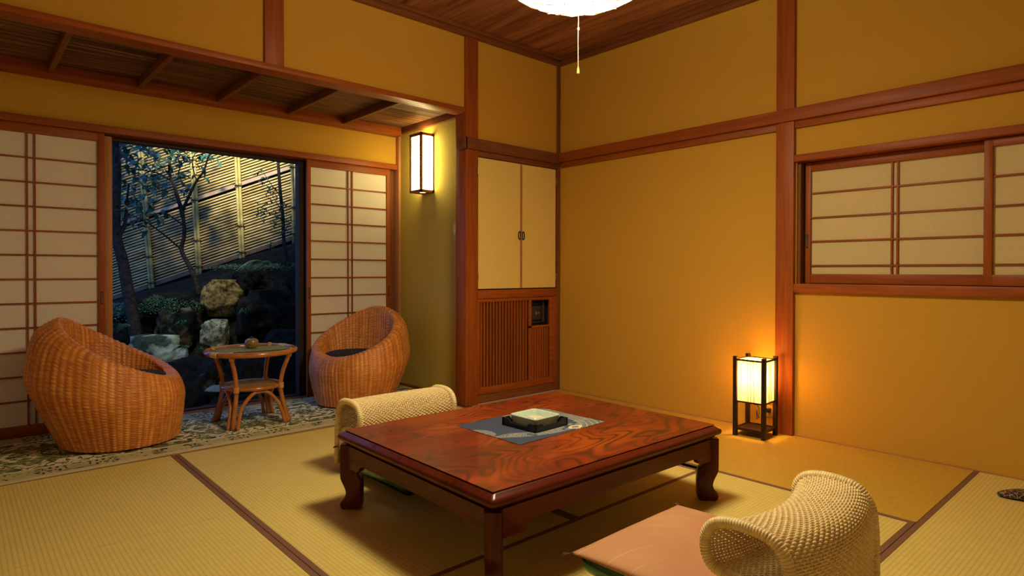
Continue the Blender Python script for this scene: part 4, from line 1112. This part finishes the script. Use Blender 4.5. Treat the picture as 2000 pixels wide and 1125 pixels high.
# rocks
def rock_mat(name, c1, c2, c3=None, thr=.55):
    m, nt, b = newmat(name)
    mp = mapping(nt); n1 = N(nt, 'ShaderNodeTexNoise', Scale=26, Detail=6, Roughness=.65); nt.links.new(mp.outputs[0], n1.inputs['Vector'])
    n2 = N(nt, 'ShaderNodeTexNoise', Scale=4.5, Detail=3); nt.links.new(mp.outputs[0], n2.inputs['Vector'])
    r = ramp(nt, n1.outputs[0], [(.35, c1), (.65, c2)])
    cc_ = r.outputs[0]
    if c3: cc_ = mixc(nt, ramp(nt, n2.outputs[0], [(thr - .04, 0.0), (thr + .04, 1.0)]).outputs[0], cc_, c3)
    nt.links.new(cc_, b.inputs['Base Color']); b.inputs['Roughness'].default_value = .9; b.inputs['Specular IOR Level'].default_value = .12
    bump(nt, b, n1.outputs[0], .9, .015)
    return m
RM = {'brown': rock_mat('brown_lichen_rock', (.05, .035, .012), (.38, .26, .07)),
      'taupe': rock_mat('taupe_rock', (.07, .06, .03), (.20, .16, .08), (.012, .018, .010), .50),
      'green': rock_mat('mossy_rock_lit_patch', (.03, .04, .02), (.10, .12, .06), (.48, .54, .34), .53),  # pale patch is lamplight painted into the rock colour
      'pale': rock_mat('pale_lichen_rock', (.04, .05, .03), (.48, .48, .28)),
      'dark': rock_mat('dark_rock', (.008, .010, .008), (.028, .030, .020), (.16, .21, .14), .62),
      'black': rock_mat('shadow_rock', (.006, .007, .005), (.018, .020, .013))}  # near-black colour puts the shade of the bank into these rocks
from mathutils import noise as mnoise
def rock(s, d, z, r, kind, label, sq=(1, 1, 1), seed=0):
    bm = bmesh.new(); bmesh.ops.create_icosphere(bm, subdivisions=5, radius=1)
    for v in bm.verts:
        p = v.co.normalized(); q = p*1.3 + Vector((seed*3.7, seed*1.3, 0))
        k = 1 + .42*mnoise.noise(q) + .20*mnoise.noise(q*2.3) + .07*mnoise.noise(q*6) + .03*mnoise.noise(q*14)
        # flattened facets
        v.co = Vector((max(-.95, min(.95, p.x*k)), max(-.95, min(.95, p.y*k)), max(-.9, min(.9, p.z*k))))
        v.co = Vector((v.co.x*sq[0], v.co.y*sq[1], v.co.z*sq[2]))*r
    mb = MB().bm(bm); o = mb.build('garden_rock', RM[kind], None, 'all'); o.location = G(s, d, z); o.rotation_euler = (0, 0, math.radians(-42) + .1*seed)
    tag(o, label, 'rock', 'rocks of the garden bank')
    return o
rock(.445, -.85, .70, .215, 'brown', 'rounded brown lichen covered rock high on the dark bank', (1, .9, .95), 1)
rock(.095, -1.05, .42, .235, 'taupe', 'tall taupe rock below the clipped ground cover', (.85, .8, 1.15), 2)
rock(.158, -1.55, .17, .265, 'green', 'mossy rock with a painted lit patch behind the left wicker chair', (1, .9, .95), 3)
rock(.488, -1.15, .355, .155, 'pale', 'small pale lichen rock left above the rattan side table', (.85, .8, 1.1), 4)
rock(.605, -1.75, -.06, .30, 'dark', 'large dark boulder with grey green streaks beside the left wicker chair', (.95, .9, 1.05), 5)
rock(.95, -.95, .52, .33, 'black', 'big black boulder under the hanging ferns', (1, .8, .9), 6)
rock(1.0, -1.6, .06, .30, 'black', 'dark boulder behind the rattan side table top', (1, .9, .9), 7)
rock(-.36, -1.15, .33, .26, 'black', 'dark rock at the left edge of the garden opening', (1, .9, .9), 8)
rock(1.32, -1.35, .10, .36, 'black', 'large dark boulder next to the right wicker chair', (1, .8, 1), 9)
rock(1.05, -2.0, -.22, .24, 'dark', 'low dark rock seen between the legs of the rattan side table', (1.1, .9, .8), 10)
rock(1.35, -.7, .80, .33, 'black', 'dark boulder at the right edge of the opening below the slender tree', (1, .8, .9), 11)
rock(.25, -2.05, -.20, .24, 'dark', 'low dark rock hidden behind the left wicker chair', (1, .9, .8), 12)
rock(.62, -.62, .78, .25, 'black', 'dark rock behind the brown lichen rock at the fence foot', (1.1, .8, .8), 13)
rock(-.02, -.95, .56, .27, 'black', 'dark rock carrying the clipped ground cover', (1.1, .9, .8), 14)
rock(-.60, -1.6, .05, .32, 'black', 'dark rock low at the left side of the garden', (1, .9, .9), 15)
mb = MB(); ring_prof(mb, [(.03, 0), (.0, .012), (.02, .028), (.05, .032)], .20, .11, .05)
o = mb.build('flat_stone', rock_mat('flat_stone_mat', (.16, .20, .15), (.30, .36, .26)), None, 'all'); o.location = G(1.10, -2.12, .03); o.rotation_euler = (0, 0, math.radians(-30))
tag(o, 'flat grey green stone slab behind the rattan side table legs', 'stone')

# leaves
def leafmat(name, c1, c2, rough=.45):
    m, nt, b = newmat(name); mp = mapping(nt); n1 = N(nt, 'ShaderNodeTexNoise', Scale=9, Detail=2); nt.links.new(mp.outputs[0], n1.inputs['Vector'])
    r = ramp(nt, n1.outputs[0], [(.35, c1), (.65, c2)]); nt.links.new(r.outputs[0], b.inputs['Base Color']); b.inputs['Roughness'].default_value = rough
    return m
M['leaf'] = leafmat('dark_glossy_leaf', (.025, .09, .065), (.065, .19, .13), .35)
M['leaf2'] = leafmat('grey_green_leaf', (.022, .062, .026), (.06, .13, .055), .5)
M['fern'] = leafmat('fern_leaf', (.035, .11, .035), (.07, .20, .06), .5)
M['bark'] = noisy('dark_bark', (.020, .016, .012), (.055, .045, .030), 30, .9, .8, .01, .2)
def leaf(mb, p, ln, wd, dirv, up):
    d = Vector(dirv).normalized(); u = Vector(up); sd = d.cross(u)
    if sd.length < 1e-3: sd = Vector((1, 0, 0))
    sd.normalize(); u = sd.cross(d); P = Vector(p); V = []
    for (t, w_, h) in ((0, .02, 0), (.25, .8, .05), (.5, 1, .08), (.75, .65, .04), (1, .02, -.06)):
        c_ = P + d*ln*t + u*ln*h
        V += [c_ - sd*wd*w_*.5 + u*wd*.10*w_, c_, c_ + sd*wd*w_*.5 + u*wd*.10*w_]
    Fc = []
    for i in range(4):
        for j in range(2): Fc.append((i*3+j, i*3+j+1, (i+1)*3+j+1, (i+1)*3+j))
    mb.add([tuple(v) for v in V], Fc)
def rdir(z=-.2, sp=1.0):
    a_ = random.uniform(0, 2*PI); return Vector((math.cos(a_), math.sin(a_), random.uniform(-sp, sp*.5) + z)).normalized()
def branch(mb, pts, r0, r1):
    P, _ = smooth_path([G(*p) for p in pts], max(8, len(pts)*6)); mb.tube(P, list(np.linspace(r0, r1, len(P))), 7)
    return P
# tree 1, thick trunk on the left
t1 = empty('garden_tree', G(-.204, -1.3, .3), 'dark thick tree trunk at the left edge of the garden opening', 'tree', 'trees of the garden')
mb = MB(); branch(mb, [(-.17, -1.3, .35), (-.204, -1.3, .576), (-.25, -1.3, .822), (-.287, -1.3, 1.044), (-.338, -1.3, 1.232), (-.356, -1.3, 1.355), (-.351, -1.3, 1.609), (-.34, -1.3, 1.896), (-.366, -1.3, 2.235), (-.398, -1.3, 2.7)], .058, .026)
branch(mb, [(-.34, -1.3, 1.25), (-.30, -1.25, 1.40), (-.31, -1.2, 1.62), (-.29, -1.2, 1.78)], .02, .008)
mb.build('trunk', M['bark'], t1, 'all')
mb = MB()
for k in range(420):
    c_ = random.choice([(-.42, -1.25, 1.50), (-.38, -1.25, 2.25), (-.45, -1.1, 2.45), (-.52, -1.1, 1.9), (-.62, -1.0, 1.72), (-.2, -1.2, 2.5)])
    p = G(c_[0] + random.gauss(0, .11), c_[1] + random.gauss(0, .12), c_[2] + random.gauss(0, .10))
    leaf(mb, p, random.uniform(.06, .10), random.uniform(.028, .046), rdir(-.3), (random.uniform(-.5, .5), random.uniform(-.8, .1), 1))
mb.build('foliage', M['leaf'], t1, 'all')
# tree 2, slender branching camellia
t2 = empty('garden_tree', G(.17, -.8, .74), 'slender branching broad leaved tree in the middle left of the garden opening', 'tree', 'trees of the garden')
mb = MB()
branch(mb, [(.16, -.8, .72), (.15, -.8, .803), (.069, -.8, 1.008), (-.013, -.8, 1.173), (.015, -.8, 1.337), (.002, -.8, 1.528), (-.025, -.8, 1.637), (-.079, -.8, 1.801), (-.119, -.8, 1.897), (-.132, -.8, 2.033), (-.091, -.8, 2.197), (-.118, -.8, 2.347), (-.09, -.8, 2.51)], .026, .007)
BR = [([(.003, -.8, 1.52), (.003, -.8, 1.583), (.097, -.85, 1.727), (.191, -.9, 1.855), (.284, -.95, 1.941), (.349, -1.0, 2.052), (.413, -1.05, 2.135), (.464, -1.1, 2.255)], .017, .005),
      ([(-.026, -.8, 1.193), (-.107, -.9, 1.304), (-.17, -1.0, 1.391), (-.246, -1.05, 1.452), (-.32, -1.1, 1.5)], .010, .004),
      ([(-.012, -.8, 1.439), (-.148, -.75, 1.519), (-.259, -.7, 1.565), (-.412, -.7, 1.536), (-.523, -.7, 1.592)], .008, .003),
      ([(-.119, -.8, 1.876), (-.172, -.9, 1.922), (-.207, -1.0, 1.932), (-.318, -1.1, 1.942), (-.442, -1.15, 1.959)], .009, .004),
      ([(-.038, -.8, 1.637), (-.148, -.7, 1.69), (-.273, -.65, 1.751), (-.428, -.6, 1.771)], .006, .003),
      ([(.111, -.85, 1.754), (-.01, -.8, 1.87), (-.064, -.75, 1.973), (-.035, -.7, 2.092), (.021, -.7, 2.258)], .008, .003),
      ([(.191, -.9, 1.855), (.113, -.8, 1.965), (.048, -.7, 2.092), (.104, -.7, 2.231)], .008, .003),
      ([(-.01, -.8, 1.50), (-.05, -.78, 1.62), (-.09, -.78, 1.75)], .008, .004),
      ([(-.246, -1.05, 1.452), (-.30, -1.0, 1.56), (-.42, -.95, 1.64)], .005, .002)]
for b_ in BR: branch(mb, *b_)
mb.build('branches', M['bark'], t2, 'all')
LC = [(-.302, -1.06, 2.171), (-.215, -.87, 2.223), (.114, -.98, 2.175), (-.124, -.84, 2.08), (.07, -.82, 2.098), (-.37, -1.16, 2.099), (-.25, -1.19, 1.966), (-.313, -.7, 2.05), (-.092, -1.04, 1.847), (.155, -1.06, 1.845), (-.229, -.6, 2.025), (.323, -.92, 2.12), (.132, -.7, 2.189), (-.287, -.91, 1.786), (-.545, -.82, 1.798), (-.274, -1.11, 1.668), (-.423, -.82, 1.635), (-.717, -.68, 1.538), (-.435, -.89, 1.519), (-.281, -.76, 1.531), (-.436, -.8, 1.432), (-.076, -1.16, 1.688), (-.381, -.75, 1.876), (-.635, -.85, 1.685), (-.54, -1.02, 1.56), (-.153, -1.18, 1.878), (.066, -.68, 1.998), (-.588, -.92, 2.226), (-.368, -.77, 2.175), (-.162, -.67, 2.223), (-.575, -.77, 2.092), (-.117, -.65, 2.31), (.237, -.96, 2.245), (-.231, -.72, 2.295), (-.314, -.93, 2.277), (-.45, -.9, 2.35), (-.05, -.9, 2.4), (.2, -.9, 2.38), (-.6, -.8, 2.4)]
mb = MB()
for c_ in LC:
    for k in range(random.randint(11, 16)):
        p = G(c_[0] + random.gauss(0, .045), c_[1] + random.gauss(0, .06), c_[2] + random.gauss(0, .036))
        leaf(mb, p, random.uniform(.07, .115), random.uniform(.038, .062), rdir(-.35, .9), (random.uniform(-.6, .6), random.uniform(-.9, .2), 1))
mb.build('foliage', M['leaf'], t2, 'all')
# tree 3, thin trunk at the right with sparse sprays
t3 = empty('garden_tree', G(.92, -.5, 1.1), 'thin straight dark tree at the right side of the garden opening', 'tree', 'trees of the garden')
mb = MB(); branch(mb, [(.93, -.5, 1.02), (.918, -.5, 1.184), (.903, -.5, 1.284), (.89, -.5, 1.557), (.862, -.5, 1.843), (.841, -.5, 2.144), (.82, -.5, 2.387), (.834, -.5, 2.7)], .020, .013)
for pts in ([(.87, -.5, 1.75), (.82, -.55, 1.83), (.77, -.6, 1.92), (.73, -.62, 2.0)], [(.89, -.5, 1.50), (.84, -.6, 1.55), (.77, -.65, 1.58), (.72, -.7, 1.56)], [(.90, -.5, 1.35), (.96, -.55, 1.44), (1.02, -.6, 1.48)], [(.88, -.5, 1.6), (.85, -.6, 1.70), (.80, -.62, 1.80)]): branch(mb, pts, .005, .002)
mb.build('branches', M['bark'], t3, 'all')
mb = MB()
for c_ in [(.77, -.65, 1.913), (.729, -.65, 1.968), (.825, -.65, 1.816), (.728, -.7, 1.594), (.769, -.7, 1.538), (.853, -.7, 1.677), (.908, -.7, 1.483), (1.005, -.65, 1.469), (.853, -.7, 1.747), (.992, -.6, 1.622), (.811, -.7, 1.594), (.922, -.7, 1.414), (.936, -.7, 1.594)]:
    for k in range(12):
        p = G(c_[0] + random.gauss(0, .034), c_[1] + random.gauss(0, .04), c_[2] + random.gauss(0, .034))
        leaf(mb, p, random.uniform(.04, .08), random.uniform(.012, .026), rdir(0, 1), (random.uniform(-.6, .6), random.uniform(-.9, .2), 1))
mb.build('foliage', M['leaf2'], t3, 'all')

# ferns
def fern(s, d, z, n_, ln, label, aim=None):
    e = empty('fern', G(s, d, z), label, 'fern', 'ferns between the garden rocks')
    for k in range(n_):
        a_ = (aim + random.uniform(-.7, .7)) if aim is not None else random.uniform(0, 2*PI)
        # direction in garden frame: 0 = along +s, -pi/2 = toward the house
        L_ = ln*random.uniform(.75, 1.1); up0 = random.uniform(.5, .9); pts = []
        for q in range(12):
            t = q/11; rr_ = L_*t*.9; zz = L_*(up0*t - 1.25*up0*t*t)
            pts.append(G(s + rr_*math.cos(a_), d + rr_*math.sin(a_), z + zz))
        mb = MB().tube(pts, list(np.linspace(.003, .001, 12)), 4)
        Pn = np.array(pts)
        for q in range(1, 22):
            t = q/22*11; i_ = int(t); f_ = t-i_
            p = Pn[i_]*(1-f_) + Pn[min(11, i_+1)]*f_; tg = Vector(Pn[min(11, i_+1)] - Pn[max(0, i_-1)]).normalized()
            sd = tg.cross(Vector((0, 0, 1))); sd.normalize()
            w_ = L_*.26*math.sin(PI*(q/22)**.7)
            for sg in (-1, 1): leaf(mb, p, w_ + .004, .012, sd*sg + tg*.35 - Vector((0, 0, .15)), (0, 0, 1))
        mb.build('frond', M['fern'], e, 'all')
fern(1.00, -1.15, 1.02, 6, .30, 'green fern hanging over the big black boulder on the right', -2.0)
fern(1.18, -1.10, 1.00, 4, .24, 'green fern beside the right frame of the garden opening', -1.3)
fern(.10, -1.85, .50, 4, .22, 'bright green fern beside the mossy rock at the left', -1.6)
fern(.45, -1.60, .30, 4, .13, 'small fern between the mossy rock and the pale lichen rock', -1.6)
fern(.57, -1.60, .28, 3, .12, 'tiny fern on top of the large dark boulder', -1.4)
fern(.30, -1.35, .50, 4, .10, 'tiny sprout below the taupe rock', -1.4)
fern(.80, -1.2, .60, 3, .14, 'dim fern on the black boulder below the thin tree', -1.8)
# broad-leaved sprig at the top of the bank
sp = empty('leafy_sprig', G(.95, -1.0, 1.12), 'pale green leafy sprig at the foot of the thin tree', 'plant')
mb = MB().tube([G(.95, -1.0, 1.05), G(.96, -1.0, 1.22)], .004, 5).build('stem', M['bark'], sp)
mb = MB()
for k in range(12):
    a_ = k*2.4; leaf(mb, G(.955, -1.0, 1.17 + .006*k), .075, .032, (math.cos(a_), math.sin(a_), .2), (0, 0, 1))
mb.build('leaves', M['fern'], sp, 'all')
# clipped ground cover: countless small leaves -> stuff
def cover(s, d, z, rs_, rd_, rz_, n_, mat, label, sz=.014):
    mb = MB()
    for k in range(n_):
        a_ = random.uniform(0, 2*PI); q = random.uniform(0, 1)**.5; h = math.sqrt(max(0, 1 - q*q))
        p = G(s + rs_*q*math.cos(a_), d + rd_*q*math.sin(a_), z + rz_*h + random.uniform(-.01, .01))
        leaf(mb, p, random.uniform(.8, 1.6)*sz, sz*.7, rdir(.4, .8), (random.uniform(-.6, .6), random.uniform(-.9, .2), 1))
    o = mb.build('ground_cover', mat, None, 'all'); tag(o, label, 'ground cover', kind='stuff')
cover(-.02, -1.02, .56, .30, .28, .17, 5200, M['leaf2'], 'small leaved clipped ground cover mound on the rocks', .016)
cover(-.45, -1.15, .50, .30, .3, .15, 3000, M['leaf'], 'dark small leaved ground cover at the left of the opening', .018)
cover(.75, -.75, .98, .55, .22, .05, 1800, M['leaf2'], 'sparse small leaved ground cover at the fence foot', .016)
